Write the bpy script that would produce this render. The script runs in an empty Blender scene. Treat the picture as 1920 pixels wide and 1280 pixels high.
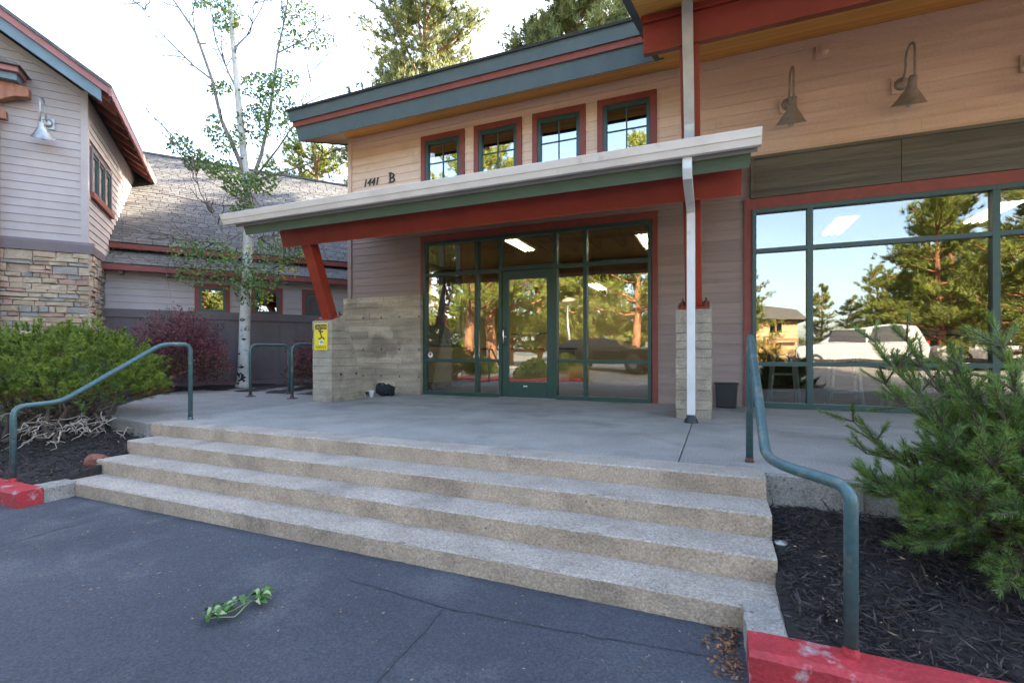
import bpy, bmesh, math, random
import numpy as np
from mathutils import Vector, Matrix
random.seed(7); RNG = np.random.default_rng(11)
S = bpy.context.scene
COL = S.collection
R = math.radians

# ------------------------------------------------------------------ camera, sky, sun, exposure
YAW = R(23.0); HC = 0.76; FPX = 907.0; CXP = 960.0; HYP = 661.0     # platform level is z = 0
cd = bpy.data.cameras.new('camera'); cam = bpy.data.objects.new('camera', cd); COL.objects.link(cam)
cam.location = (0, 0, HC); cam.rotation_euler = (R(90), 0, YAW)
cd.sensor_width = 36.0; cd.lens = 36.0*FPX/1920.0; cd.shift_y = 21.0/1920.0
cd.clip_start = 0.05; cd.clip_end = 2000
S.camera = cam
W = bpy.data.worlds.new('World'); S.world = W; W.use_nodes = True
nt = W.node_tree; nt.nodes.clear()
sky = nt.nodes.new('ShaderNodeTexSky'); sky.sky_type = 'NISHITA'; sky.sun_disc = False
SUN_EL = R(29); SUN_DIR = Vector((0.36, 0.93, 0)).normalized()      # direction towards the sun
sky.sun_elevation = SUN_EL
sky.sun_rotation = math.atan2(SUN_DIR.x, SUN_DIR.y)
sky.air_density = 0.85; sky.dust_density = 2.6; sky.ozone_density = 0.0
bg = nt.nodes.new('ShaderNodeBackground'); bg.inputs['Strength'].default_value = 0.12
wo = nt.nodes.new('ShaderNodeOutputWorld')
nt.links.new(sky.outputs[0], bg.inputs[0]); nt.links.new(bg.outputs[0], wo.inputs[0])
ld = bpy.data.lights.new('sun', 'SUN'); ld.energy = 5.0; ld.angle = R(0.53); ld.color = (1.0, 0.88, 0.71)
sun = bpy.data.objects.new('sun', ld); COL.objects.link(sun)
sd = Vector((SUN_DIR.x*math.cos(SUN_EL), SUN_DIR.y*math.cos(SUN_EL), math.sin(SUN_EL)))
sun.rotation_euler = sd.to_track_quat('Z', 'Y').to_euler(); sun.location = (0, 0, 30)
vs = S.view_settings; vs.view_transform = 'Standard'; vs.look = 'None'; vs.gamma = 1.0
vs.exposure = 3.5
try: vs.use_curve_mapping = False
except Exception: pass

# ------------------------------------------------------------------ helpers
FW = Vector((-math.sin(YAW), math.cos(YAW), 0)); RT = Vector((math.cos(YAW), math.sin(YAW), 0))
def at(px, py, d):                     # a photo pixel at a known distance along the view axis
    return Vector((0, 0, HC)) + FW*d + RT*((px-CXP)/FPX*d) + Vector((0, 0, (HYP-py)/FPX*d))
UA = R(52.44)                          # axes of the neighbouring building: u along its front, v towards its back
UV = Vector((math.cos(UA), math.sin(UA), 0)); VV = Vector((-math.sin(UA), math.cos(UA), 0))
def st(s, t, z): return tuple(UV*s + VV*t + Vector((0, 0, z)))
ROT_ST = Matrix((UV, VV, Vector((0, 0, 1)))).transposed()
WLOC = {}
def tag(o, label=None, cat=None, group=None, kind=None):
    if label: o['label'] = label
    if cat: o['category'] = cat
    if group: o['group'] = group
    if kind: o['kind'] = kind
    return o
def wl(o): return WLOC.get(o.name, Vector((0, 0, 0)))
def link(o, parent, loc):
    COL.objects.link(o)
    if parent is not None:
        o.parent = parent; o.location = Vector(loc) - wl(parent)
    else: o.location = loc
    WLOC[o.name] = Vector(loc)
    return o
def thing(name, label, cat, loc, group=None):
    o = bpy.data.objects.new(name, None); o.empty_display_size = 0.1
    link(o, None, Vector(loc)); return tag(o, label, cat, group)
class MB:
    def __init__(s): s.v = []; s.f = []; s.sm = []
    def add(s, vs, fs, smooth=False):
        b = len(s.v); s.v += [tuple(x) for x in vs]
        s.f += [tuple(i+b for i in f) for f in fs]; s.sm += [smooth]*len(fs); return s
    def box(s, x0, x1, y0, y1, z0, z1, T=None):
        c = [(x0,y0,z0),(x1,y0,z0),(x1,y1,z0),(x0,y1,z0),(x0,y0,z1),(x1,y0,z1),(x1,y1,z1),(x0,y1,z1)]
        if T: c = [T(*p) for p in c]
        return s.add(c, [(0,3,2,1),(4,5,6,7),(0,1,5,4),(1,2,6,5),(2,3,7,6),(3,0,4,7)])
    def prism(s, poly, x0, x1, axis='x', T=None):      # polygon in the two other axes, extruded
        n = len(poly)
        def P(a, b, x): return {'x': (x, a, b), 'y': (a, x, b), 'z': (a, b, x)}[axis]
        c = [P(a, b, x0) for a, b in poly] + [P(a, b, x1) for a, b in poly]
        if T: c = [T(*p) for p in c]
        fs = [tuple(range(n))[::-1], tuple(range(n, 2*n))] + [(i, (i+1) % n, n+(i+1) % n, n+i) for i in range(n)]
        return s.add(c, fs)
    def tube(s, pts, r, n=10, caps=True):
        pts = [Vector(p) for p in pts]; m = len(pts)
        rs = r if isinstance(r, (list, tuple)) else [r]*m
        d0 = (pts[1]-pts[0]).normalized()
        nx = d0.orthogonal().normalized(); b = len(s.v)
        for i in range(m):
            d = (pts[min(i+1, m-1)]-pts[max(i-1, 0)]).normalized()
            nx = (nx - d*nx.dot(d)).normalized(); ny = d.cross(nx)
            for k in range(n):
                a = 2*math.pi*k/n
                s.v.append(tuple(pts[i] + (nx*math.cos(a) + ny*math.sin(a))*rs[i]))
        for i in range(m-1):
            for k in range(n):
                k2 = (k+1) % n
                s.f.append((b+i*n+k, b+i*n+k2, b+(i+1)*n+k2, b+(i+1)*n+k)); s.sm.append(True)
        if caps:
            s.f.append(tuple(b+k for k in range(n))[::-1]); s.sm.append(False)
            s.f.append(tuple(b+(m-1)*n+k for k in range(n))); s.sm.append(False)
        return s
    def lathe(s, prof, c, n=20, axis=None, smooth=True):    # profile of (radius, height) round an axis through c
        ax = Vector(axis or (0, 0, 1)).normalized(); ex = ax.orthogonal().normalized(); ey = ax.cross(ex)
        b = len(s.v); c = Vector(c)
        for r, h in prof:
            for k in range(n):
                a = 2*math.pi*k/n
                s.v.append(tuple(c + ax*h + (ex*math.cos(a)+ey*math.sin(a))*r))
        for i in range(len(prof)-1):
            for k in range(n):
                k2 = (k+1) % n
                s.f.append((b+i*n+k, b+i*n+k2, b+(i+1)*n+k2, b+(i+1)*n+k)); s.sm.append(smooth)
        return s
    def mesh(s, name, mat):
        me = bpy.data.meshes.new(name); me.from_pydata(s.v, [], s.f)
        me.polygons.foreach_set('use_smooth', s.sm); me.materials.append(mat); me.update(); return me
    def build(s, name, mat, parent=None, loc=None, bevel=0):
        L = wl(parent) if parent is not None else Vector(loc if loc is not None else (0, 0, 0))
        s.v = [(x-L.x, y-L.y, z-L.z) for x, y, z in s.v]
        o = bpy.data.objects.new(name, s.mesh(name, mat)); link(o, parent, L)
        if bevel:
            m = o.modifiers.new('bevel', 'BEVEL'); m.width = bevel; m.segments = 2; m.limit_method = 'ANGLE'
        return o
UNIT = {}
def unit_box(mat, lap=False):
    k = (mat.name, lap)
    if k not in UNIT:
        m = MB()
        if lap:      # lapped board: lower edge proud, upper edge thin; y = -1 is the face at the lower edge
            m.prism([(-1, -.5), (0, -.5), (0, .5), (-.3, .5)], -.5, .5, 'x')
        else: m.box(-.5, .5, -.5, .5, -.5, .5)
        UNIT[k] = m.mesh('board' if lap else 'block', mat)
    return UNIT[k]
def piece(name, mat, parent, c, dims, rot=None, lap=False, kind=None):
    o = bpy.data.objects.new(name, unit_box(mat, lap)); link(o, parent, Vector(c))
    M = (rot.to_4x4() if rot else Matrix.Identity(4)) @ Matrix.Diagonal((dims[0], dims[1], dims[2], 1))
    M.translation = Vector(c) - wl(parent); o.matrix_local = M
    if kind: o['kind'] = kind
    return o
def soup(name, V, Fc, mat, parent=None, loc=(0, 0, 0), kind=None):   # numpy vertices, faces of one size
    L = wl(parent) if parent is not None else Vector(loc)
    V = np.asarray(V, float) - np.array(L)
    me = bpy.data.meshes.new(name); k = Fc.shape[1]
    me.vertices.add(len(V)); me.vertices.foreach_set('co', V.ravel())
    me.loops.add(Fc.size); me.loops.foreach_set('vertex_index', Fc.ravel().astype(np.int32))
    me.polygons.add(len(Fc)); me.polygons.foreach_set('loop_start', np.arange(0, Fc.size, k, dtype=np.int32))
    me.materials.append(mat); me.update(calc_edges=True); me.validate()
    o = bpy.data.objects.new(name, me); link(o, parent, L)
    if kind: o['kind'] = kind
    return o
def unitv(a): return a/np.maximum(np.linalg.norm(a, axis=1, keepdims=True), 1e-9)
def needles(P, D, L, Wd):              # thin triangles from P along D
    D = unitv(D); Q = unitv(np.cross(D, RNG.normal(size=D.shape)))
    L = np.broadcast_to(L, (len(P),))[:, None]; Wd = np.broadcast_to(Wd, (len(P),))[:, None]
    V = np.stack([P-Q*Wd/2, P+Q*Wd/2, P+D*L], 1).reshape(-1, 3)
    return V, np.arange(len(V)).reshape(-1, 3)
def leaves(P, D, L, Wd):               # diamond leaves with a random roll
    D = unitv(D); Q = unitv(np.cross(D, RNG.normal(size=D.shape)))
    L = np.broadcast_to(L, (len(P),))[:, None]; Wd = np.broadcast_to(Wd, (len(P),))[:, None]
    V = np.stack([P, P+D*L*.45+Q*Wd/2, P+D*L, P+D*L*.45-Q*Wd/2], 1).reshape(-1, 3)
    return V, np.arange(len(V)).reshape(-1, 4)
def cat(parts):
    Vs = []; Fs = []; b = 0
    for V, F in parts: Vs.append(V); Fs.append(F+b); b += len(V)
    return np.concatenate(Vs), np.concatenate(Fs)

# ------------------------------------------------------------------ materials
def mat(name, c1, c2=None, scale=6, rough=.7, bump=0., bscale=None, metal=0, rnd=0., stretch=(1,1,1), speck=None,
        detail=6, contrast=(.35, .65), spec=.5, grain=None, island=0., transl=0., stain=None, coords='pos'):
    m = bpy.data.materials.new(name); m.use_nodes = True; t = m.node_tree; N = t.nodes; Lk = t.links
    p = N['Principled BSDF']; p.inputs['Roughness'].default_value = rough; p.inputs['Metallic'].default_value = metal
    p.inputs['Specular IOR Level'].default_value = spec
    g = N.new('ShaderNodeNewGeometry'); mp = N.new('ShaderNodeMapping'); mp.inputs['Scale'].default_value = stretch
    Lk.new(g.outputs['Position'], mp.inputs['Vector'])
    def noise(sc, dt=detail, vec=mp.outputs[0]):
        n = N.new('ShaderNodeTexNoise'); n.inputs['Scale'].default_value = sc; n.inputs['Detail'].default_value = dt
        n.inputs['Roughness'].default_value = .6; Lk.new(vec, n.inputs['Vector']); return n
    def ramp(src, a, b, ca, cb):
        r = N.new('ShaderNodeValToRGB'); r.color_ramp.elements[0].position = a; r.color_ramp.elements[1].position = b
        r.color_ramp.elements[0].color = (*ca, 1); r.color_ramp.elements[1].color = (*cb, 1); Lk.new(src, r.inputs[0]); return r
    def mix(mode, fac, a, b):
        x = N.new('ShaderNodeMix'); x.data_type = 'RGBA'; x.blend_type = mode
        if isinstance(fac, float): x.inputs[0].default_value = fac
        else: Lk.new(fac, x.inputs[0])
        for i, s in ((6, a), (7, b)):
            if isinstance(s, tuple): x.inputs[i].default_value = (*s, 1)
            else: Lk.new(s, x.inputs[i])
        return x.outputs[2]
    c2 = c2 or tuple(x*.85 for x in c1)
    col = ramp(noise(scale).outputs[0], contrast[0], contrast[1], c2, c1).outputs[0]
    if speck:                         # (colour, scale, threshold): aggregate, flecks
        v = N.new('ShaderNodeTexVoronoi'); v.inputs['Scale'].default_value = speck[1]; Lk.new(mp.outputs[0], v.inputs['Vector'])
        r = ramp(v.outputs['Color'], speck[2], speck[2]+.08, (0, 0, 0), (1, 1, 1))
        col = mix('MIX', r.outputs[0], col, speck[0])
    if stain:                         # (colour, scale, threshold, amount): worn or dirty patches
        r = ramp(noise(stain[1], 8, g.outputs['Position']).outputs[0], stain[2], stain[2]+.12, (0, 0, 0), (stain[3],)*3)
        col = mix('MIX', r.outputs[0], col, stain[0])
    if grain:                         # (scale, amount): fine speckle of the surface itself
        r = ramp(noise(grain[0], 3, g.outputs['Position']).outputs[0], .3, .7, (1-grain[1],)*3, (1+grain[1]*.6,)*3)
        col = mix('MULTIPLY', 1.0, col, r.outputs[0])
    for amt, src in ((rnd, 'obj'), (island, 'isl')):
        if amt:
            if src == 'obj': q = N.new('ShaderNodeObjectInfo').outputs['Random']
            else: q = g.outputs['Random Per Island']
            mr = N.new('ShaderNodeMapRange'); mr.inputs[3].default_value = 1-amt; mr.inputs[4].default_value = 1+amt
            Lk.new(q, mr.inputs[0])
            cb = N.new('ShaderNodeCombineColor'); [Lk.new(mr.outputs[0], cb.inputs[i]) for i in range(3)]
            col = mix('MULTIPLY', 1.0, col, cb.outputs[0])
    Lk.new(col, p.inputs['Base Color'])
    if bump:
        bn = N.new('ShaderNodeBump'); bn.inputs['Strength'].default_value = bump; bn.inputs['Distance'].default_value = .02
        Lk.new(noise(bscale or scale*4, 5).outputs[0], bn.inputs['Height']); Lk.new(bn.outputs[0], p.inputs['Normal'])
    if transl:
        tr = N.new('ShaderNodeBsdfTranslucent'); Lk.new(col, tr.inputs[0]); ms = N.new('ShaderNodeMixShader')
        ms.inputs[0].default_value = transl; Lk.new(p.outputs[0], ms.inputs[1]); Lk.new(tr.outputs[0], ms.inputs[2])
        Lk.new(ms.outputs[0], N['Material Output'].inputs['Surface'])
    return m
def emis(name, c, k):
    m = bpy.data.materials.new(name); m.use_nodes = True; p = m.node_tree.nodes['Principled BSDF']
    p.inputs['Base Color'].default_value = (*c, 1); p.inputs['Emission Color'].default_value = (*c, 1)
    p.inputs['Emission Strength'].default_value = k; return m
def glass(name, refl=.16, tint=(.86, .88, .84)):
    m = bpy.data.materials.new(name); m.use_nodes = True; t = m.node_tree; N = t.nodes; Lk = t.links; N.remove(N['Principled BSDF'])
    tr = N.new('ShaderNodeBsdfTransparent'); tr.inputs[0].default_value = (*tint, 1)
    gl = N.new('ShaderNodeBsdfGlossy'); gl.inputs['Roughness'].default_value = 0.0; gl.inputs[0].default_value = (1, .98, .94, 1)
    fr = N.new('ShaderNodeFresnel'); fr.inputs[0].default_value = 1.5
    ad = N.new('ShaderNodeMath'); ad.operation = 'ADD'; ad.use_clamp = True; ad.inputs[1].default_value = refl; Lk.new(fr.outputs[0], ad.inputs[0])
    ge = N.new('ShaderNodeNewGeometry')                      # slight waviness of the panes
    nz = N.new('ShaderNodeTexNoise'); nz.inputs['Scale'].default_value = 1.1; nz.inputs['Detail'].default_value = 1
    Lk.new(ge.outputs['Position'], nz.inputs['Vector'])
    bp = N.new('ShaderNodeBump'); bp.inputs['Strength'].default_value = .10; bp.inputs['Distance'].default_value = .05
    Lk.new(nz.outputs[0], bp.inputs['Height']); Lk.new(bp.outputs[0], gl.inputs['Normal'])
    ms = N.new('ShaderNodeMixShader'); Lk.new(ad.outputs[0], ms.inputs[0]); Lk.new(tr.outputs[0], ms.inputs[1]); Lk.new(gl.outputs[0], ms.inputs[2])
    Lk.new(ms.outputs[0], N['Material Output'].inputs['Surface']); return m

SX = (.5, 12, 12)                     # grain along the facade
M = dict(
 riser=mat('formed_face_warm_light', (.50, .375, .268), (.37, .275, .192), 3.5, .9, .5, 90, speck=((.13, .105, .085), 75, .92), stain=((.25, .187, .133), 2.2, .52, .65), grain=(80, .38)),
 tan=mat('tan_siding', (.70, .505, .37), (.63, .445, .32), 3, .75, .12, 60, stretch=(.4, 4, 6), rnd=.05, stain=((.34, .25, .18), 2.2, .60, .35), grain=(30, .06)),
 brown=mat('brown_siding', (.285, .21, .18), (.245, .175, .15), 3, .7, .12, 60, stretch=(.4, 4, 6), rnd=.08, stain=((.15, .11, .09), 2, .58, .4)),
 cream=mat('cream_siding', (.40, .345, .325), (.36, .31, .29), 3, .75, .08, 50, rnd=.04),
 mauve=mat('mauve_trim', (.145, .112, .112), None, 4, .7, .08, 40, rnd=.05),
 red=mat('red_trim', (.23, .045, .03), (.18, .036, .025), 9, .6, .1, 90, rnd=.05),
 steel_red=mat('red_steel', (.27, .032, .014), (.215, .026, .012), 2.5, .45, .03, 60, spec=.35, stain=((.18, .02, .01), 1.5, .55, .4)),
 dgreen=mat('dark_green_frame', (.018, .06, .046), (.022, .052, .045), 5, .42, .0),
 slate=mat('slate_green_fascia', (.07, .098, .10), (.058, .084, .088), 4, .65, .08, 50),
 sage=mat('sage_green_fascia', (.06, .092, .055), (.052, .08, .05), 4, .65, .08, 50),
 bluefas=mat('blue_grey_fascia', (.13, .19, .22), None, 4, .65, .06, 50),
 rosefas=mat('rose_fascia', (.30, .12, .11), None, 4, .65, .06, 50),
 gutter=mat('white_gutter', (.66, .59, .52), (.58, .51, .45), 3, .45, .02, stain=((.33, .29, .25), 5, .6, .45)),
 gutterdark=mat('grey_gutter_back', (.2, .2, .2), None, 3, .5),
 spout=mat('white_downspout', (.62, .60, .58), (.54, .53, .51), 5, .42, .02, stain=((.34, .32, .30), 7, .6, .4)),
 galv=mat('weathered_downspout', (.40, .39, .36), (.3, .29, .27), 5, .42, .02, metal=.3),
 wood=mat('pine_soffit', (.80, .42, .09), (.64, .29, .055), 3, .55, .05, 40, stretch=(.35, 9, 9), rnd=.12),
 timber=mat('brown_timber', (.30, .12, .06), (.2, .075, .04), 4, .65, .15, 30, stretch=(3, 3, .7), rnd=.1),
 redtimber=mat('red_rafter', (.27, .10, .075), (.2, .07, .05), 4, .65, .1, 30, rnd=.12),
 panel=mat('weathered_panel', (.13, .11, .078), (.045, .04, .029), 2.2, .5, .5, 9, stretch=(.3, 3, 7), rnd=.08, contrast=(.32, .68)),
 conc=mat('formed_concrete', (.54, .43, .305), (.33, .265, .185), 2.2, .88, .6, 40, stretch=(.5, 1, 3.2), rnd=.17, speck=((.12, .1, .08), 40, .95), grain=(60, .3), stain=((.15, .12, .085), 1.6, .53, .6)),
 pierc=mat('pier_concrete', (.43, .355, .26), (.30, .245, .18), 4, .88, .6, 45, stretch=(1, 1, 2), rnd=.09, speck=((.15, .13, .1), 45, .94), grain=(60, .3), stain=((.18, .145, .105), 3, .54, .55)),
 step=mat('step_concrete', (.48, .405, .325), (.37, .31, .245), 3.0, .9, .6, 120, speck=((.15, .125, .1), 75, .9), stain=((.24, .2, .155), 1.8, .54, .6), grain=(85, .45)),
 slab=mat('walkway_concrete', (.36, .33, .285), (.27, .248, .215), 1.6, .88, .4, 150, stain=((.17, .155, .135), 1.1, .52, .6), rnd=.06, grain=(70, .32)),
 aggr=mat('aggregate_concrete', (.32, .29, .25), (.25, .225, .2), 2.4, .9, .5, 120, speck=((.15, .135, .12), 80, .8), rnd=.04, grain=(70, .45)),
 asphalt=mat('asphalt', (.082, .087, .102), (.060, .064, .077), .9, .85, .9, 110, speck=((.19, .19, .2), 90, .965), stain=((.135, .137, .142), 1.3, .52, .6), grain=(95, .5)),
 bounceasphalt=mat('bounce_lot_paving', (.27, .245, .21), (.21, .19, .165), .5, .9, .4, 60),  # far lot tone, lightened to bounce more light onto the facade
 aspbranch=mat('aspen_branch_bark', (.27, .22, .185), (.16, .13, .11), 8, .8, .2, 30),
 crack=mat('asphalt_crack', (.045, .047, .055), None, 20, .9, .4),
 redkerb=mat('red_kerb_paint', (.44, .028, .034), (.33, .022, .027), 5, .65, .35, 60, stain=((.42, .39, .38), 6.5, .565, 1.), grain=(50, .25)),
 kerb=mat('kerb_concrete', (.36, .325, .275), (.26, .235, .2), 9, .9, .6, 90, speck=((.15, .13, .11), 85, .84), grain=(85, .4)),
 mulch=mat('dark_mulch', (.035, .026, .022), (.014, .011, .010), 30, .95, 1., 70),
 chip=mat('mulch_chip', (.055, .04, .033), (.022, .016, .015), 20, .85, island=.8),
 palechip=mat('pale_wood_bit', (.36, .23, .14), (.24, .14, .08), 20, .8, island=.4),
 dryleaf=mat('dry_leaf', (.26, .12, .05), (.16, .07, .03), 20, .8, island=.5),
 earth=mat('earth', (.16, .13, .09), (.10, .085, .05), .5, .95, .3, 8),
 pipe=mat('green_pipe', (.05, .11, .108), (.07, .125, .128), 4, .42, .08, 60, metal=.2, stain=((.20, .19, .165), 8, .545, .75), grain=(40, .2)),
 rust=mat('rusty_iron', (.13, .05, .03), (.07, .03, .02), 20, .85, .3),
 zinc=mat('zinc_lamp', (.40, .41, .40), (.27, .28, .27), 14, .42, .05, metal=.75),
 bronze=mat('dull_bronze_lamp', (.34, .285, .22), (.22, .185, .145), 14, .5, .05, metal=.25),
 bulb=mat('frosted_bulb', (.6, .55, .48), None, 5, .3),
 chrome=mat('brushed_steel', (.62, .62, .60), None, 20, .25, metal=1.),
 black=mat('black_plastic', (.012, .012, .014), None, 20, .5, .05),
 cloth=mat('black_nylon', (.014, .014, .018), (.007, .007, .01), 25, .75, .4, 40),
 white=mat('white_paint', (.78, .78, .76), None, 10, .5),
 yellow=mat('sign_yellow', (.80, .60, .01), None, 10, .45),
 ink=mat('black_print', (.012, .012, .012), None, 10, .6),
 number=mat('dark_bronze_digit', (.04, .035, .03), None, 20, .4, metal=.6),
 shingle=mat('grey_shingle', (.115, .108, .10), (.07, .068, .065), 8, .9, .5, 90, rnd=.25, island=.25, grain=(60, .3)),
 shgap=mat('dark_shingle_underlay', (.03, .03, .03), None, 8, .95),
 needle=mat('mugo_needle_bright', (.24, .30, .045), (.11, .165, .028), 3.5, .6, island=.5, transl=.3, spec=.3),
 needle2=mat('mugo_needle_green', (.22, .32, .075), (.10, .175, .05), 5, .55, island=.5, transl=.25, spec=.3),
 needle_old=mat('mugo_needle_brown', (.16, .07, .02), (.09, .05, .015), 6, .8, island=.4),
 pine=mat('pine_needle', (.20, .21, .065), (.11, .135, .048), 1.4, .6, island=.45, transl=.3, spec=.3),
 barberry=mat('barberry_leaf', (.27, .075, .09), (.09, .036, .04), 4, .6, island=.6, transl=.3),
 barbgreen=mat('barberry_green_leaf', (.15, .12, .03), (.08, .06, .02), 6, .6, island=.5, transl=.3),
 aspen=mat('aspen_leaf', (.17, .25, .06), (.09, .15, .04), 3, .55, island=.45, transl=.45),
 aspeny=mat('aspen_leaf_yellow', (.55, .42, .02), (.35, .30, .03), 5, .55, island=.3, transl=.4),
 twig=mat('brown_twig', (.12, .085, .06), (.07, .05, .036), 12, .85, .3),
 deadtwig=mat('bleached_twig', (.42, .36, .29), (.28, .23, .18), 12, .85, .2),
 pinefull=mat('sunny_conifer', (.23, .26, .05), (.13, .16, .032), 1.2, .6, island=.4, transl=.3, spec=.3),
 stoolpaint=mat('pale_galvanised_steel', (.72, .73, .72), (.6, .61, .6), 12, .35, metal=.2),
 bark=mat('pine_bark', (.30, .125, .05), (.10, .05, .03), 6, .9, .8, 12, stretch=(1.5, 1.5, .4)),
 aspbark=mat('aspen_bark', (.60, .57, .51), (.44, .42, .37), 4, .8, .35, 30, stain=((.05, .043, .037), 7.5, .57, .95)),
 redrock=mat('red_rock', (.25, .095, .06), (.17, .06, .04), 12, .9, .6),
 wallpaint=mat('beige_plaster', (.52, .44, .29), None, 2, .8),
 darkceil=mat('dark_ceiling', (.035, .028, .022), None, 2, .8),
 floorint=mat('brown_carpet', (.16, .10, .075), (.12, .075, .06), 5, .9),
 leaf=mat('fresh_leaf', (.085, .20, .03), (.05, .13, .02), 14, .4, island=.5, transl=.2),
 leafpale=mat('pale_leaf_underside', (.30, .36, .17), (.22, .28, .12), 14, .6),
 grass=mat('golden_grass', (.55, .38, .13), (.4, .27, .08), 6, .8, island=.4, transl=.3),
 carwhite=mat('white_car_paint', (.36, .36, .37), None, 5, .2),
 carblack=mat('black_car_paint', (.012, .013, .018), None, 5, .15),
 carglass=mat('dark_car_glass', (.01, .012, .014), None, 5, .05),
 tyre=mat('tyre_rubber', (.015, .015, .015), None, 10, .8),
 rim=mat('alloy_rim', (.5, .5, .52), None, 10, .3, metal=.9),
 tail=mat('red_lamp_lens', (.5, .01, .01), None, 10, .2),
 house=mat('tan_stucco', (.50, .33, .18), (.45, .29, .16), 2, .85),
 line=mat('white_road_paint', (.62, .62, .6), (.4, .4, .4), 9, .7),
)
STONES = [mat('stone_%s' % n, c, tuple(x*.72 for x in c), 7, .85, .6, 24, rnd=.14) for n, c in
          (('buff', (.42, .31, .205)), ('grey', (.30, .27, .23)), ('rose', (.38, .24, .175)), ('sand', (.43, .34, .235)))]
GLASS = glass('storefront_glass', .13); GLASS2 = glass('window_glass', .26, (.5, .52, .52)); GLASSR = glass('tinted_storefront_glass', .095, (.74, .75, .72))
TUBE = emis('fluorescent_tube', (1.0, .86, .58), 1.6)

# ------------------------------------------------------------------ ground, lot, kerbs, steps, walkway
def struct(o): o['kind'] = 'structure'; return o
def sheet(name, x0, x1, y0, y1, z, m, n=1):
    b = MB(); b.add([(x0,y0,z),(x1,y0,z),(x1,y1,z),(x0,y1,z)], [(0,1,2,3)]); return struct(b.build(name, m))
sheet('ground', -400, 400, -400, 400, -.62, M['earth'])
lot = sheet('parking_lot', -70, 70, -2.0, 2.55, -.5, M['asphalt'])
LZ = ((-1.99, -.504), (-3.0, -.42), (-5.0, -.08), (-9, .02), (-46, .12))
def zlot(y):                                            # the lot climbs gently away from the building
    for (a, za), (c, zc) in zip(LZ[:-1], LZ[1:]):
        if y >= c: return za+(zc-za)*(a-min(y, a))/(a-c)
    return LZ[-1][1]
_b = MB(); _b.add([(x, y, z) for y, z in LZ for x in (-70, 70)], [(2*i+2, 2*i+3, 2*i+1, 2*i) for i in range(len(LZ)-1)]); struct(_b.build('drive_lane', M['bounceasphalt']))
def strip(name, pts, w, m, parent, z, jit=.35):          # narrow uneven band lying on the asphalt
    b = MB(); vs = []; n = 0
    P = [Vector((*p, z)) for p in pts]; Q = []
    for a, c in zip(P[:-1], P[1:]):
        k = max(2, int((c-a).length/.05))
        Q += [a.lerp(c, i/k) + Vector((random.gauss(0, .004), random.gauss(0, .004), 0)) for i in range(k)]
    Q.append(P[-1])
    for i, q in enumerate(Q):
        d = (Q[min(i+1, len(Q)-1)]-Q[max(i-1, 0)]).normalized(); nn = Vector((-d.y, d.x, 0))
        ww = w*(1+random.uniform(-jit, jit))*(.3 if i in (0, len(Q)-1) else 1)
        vs += [q-nn*ww/2, q+nn*ww/2]
    b.add(vs, [(2*i, 2*i+1, 2*i+3, 2*i+2) for i in range(len(Q)-1)])
    return b.build(name, m, parent)
strip('crack', [(-1.245, 2.07), (-1.215, 1.75), (-1.2, 1.4), (-1.18, .6)], .012, M['crack'], lot, -.496)
strip('crack', [(-1.9, 2.12), (-1.245, 2.07), (-.7, 2.1), (-.01, 2.17)], .006, M['crack'], lot, -.496)
strip('crack', [(-4.3, 2.29), (-4.33, 1.9), (-4.3, 1.55), (-4.4, .8)], .007, M['crack'], lot, -.496)
for k in range(9): strip('parking_line', [(-12+k*2.75, -9.4), (-12+k*2.75, -14)], .1, M['line'], lot, .045, .05)

def extrude_rough(name, prof, x0, x1, m, parent=None, jit=.0019, step=.05, T=None, kind=True):
    """A cast-concrete bar along x: profile of (y, z), edges slightly chipped."""
    n = max(2, int((x1-x0)/step)); b = MB(); k = len(prof)
    for i in range(n+1):
        x = x0+(x1-x0)*i/n
        for (y, z) in prof:
            chip = -.008 if random.random() < .03 else 0
            q = (x, y+random.gauss(0, jit)-chip, z+random.gauss(0, jit*.6)+chip*.7)
            b.v.append(T(*q) if T else q)
    for i in range(n):
        for j in range(k):
            j2 = (j+1) % k
            b.f.append((i*k+j, i*k+j2, (i+1)*k+j2, (i+1)*k+j)); b.sm.append(False)
    b.f.append(tuple(range(k))[::-1]); b.f.append(tuple(n*k+j for j in range(k))); b.sm += [False, False]
    o = b.build(name, m, parent)
    if m is M['step']:                                  # formed faces beside washed treads; warm bounce light painted into the colour
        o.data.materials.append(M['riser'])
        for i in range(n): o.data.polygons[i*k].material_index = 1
    return struct(o) if (kind and parent is None) else o
def bar_prof(y0, y1, z0, z1, c=.012):                  # chamfered front-top edge
    return [(y0, z0), (y0, z1-c), (y0+c, z1), ((y0+y1)/2, z1), (y1, z1), (y1, z0)]
ksw = lambda x, y, z: (y, x, z)
extrude_rough('kerb', bar_prof(2.02, 2.175, -.6, -.36, .02), .11, 12, M['redkerb'])
extrude_rough('kerb', bar_prof(-.262, -.11, -.6, -.362, .015), 2.176, 2.44, M['kerb'], T=lambda x, y, z: (-y, x, z))
extrude_rough('kerb', bar_prof(2.03, 2.2, -.6, -.365, .02), -16, -5.2, M['redkerb'])
extrude_rough('kerb', bar_prof(5.2, 5.37, -.6, -.368, .015), 2.201, 2.43, M['kerb'], T=lambda x, y, z: (-y, x, z))
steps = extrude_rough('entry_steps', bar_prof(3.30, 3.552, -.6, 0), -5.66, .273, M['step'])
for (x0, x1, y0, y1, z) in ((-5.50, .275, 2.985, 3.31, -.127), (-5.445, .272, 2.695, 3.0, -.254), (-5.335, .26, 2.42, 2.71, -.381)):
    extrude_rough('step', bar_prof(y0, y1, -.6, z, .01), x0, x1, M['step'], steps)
extrude_rough('end_block', bar_prof(3.29, 3.55, -.6, -.004, .01), -5.76, -5.662, M['kerb'], steps)

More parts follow.
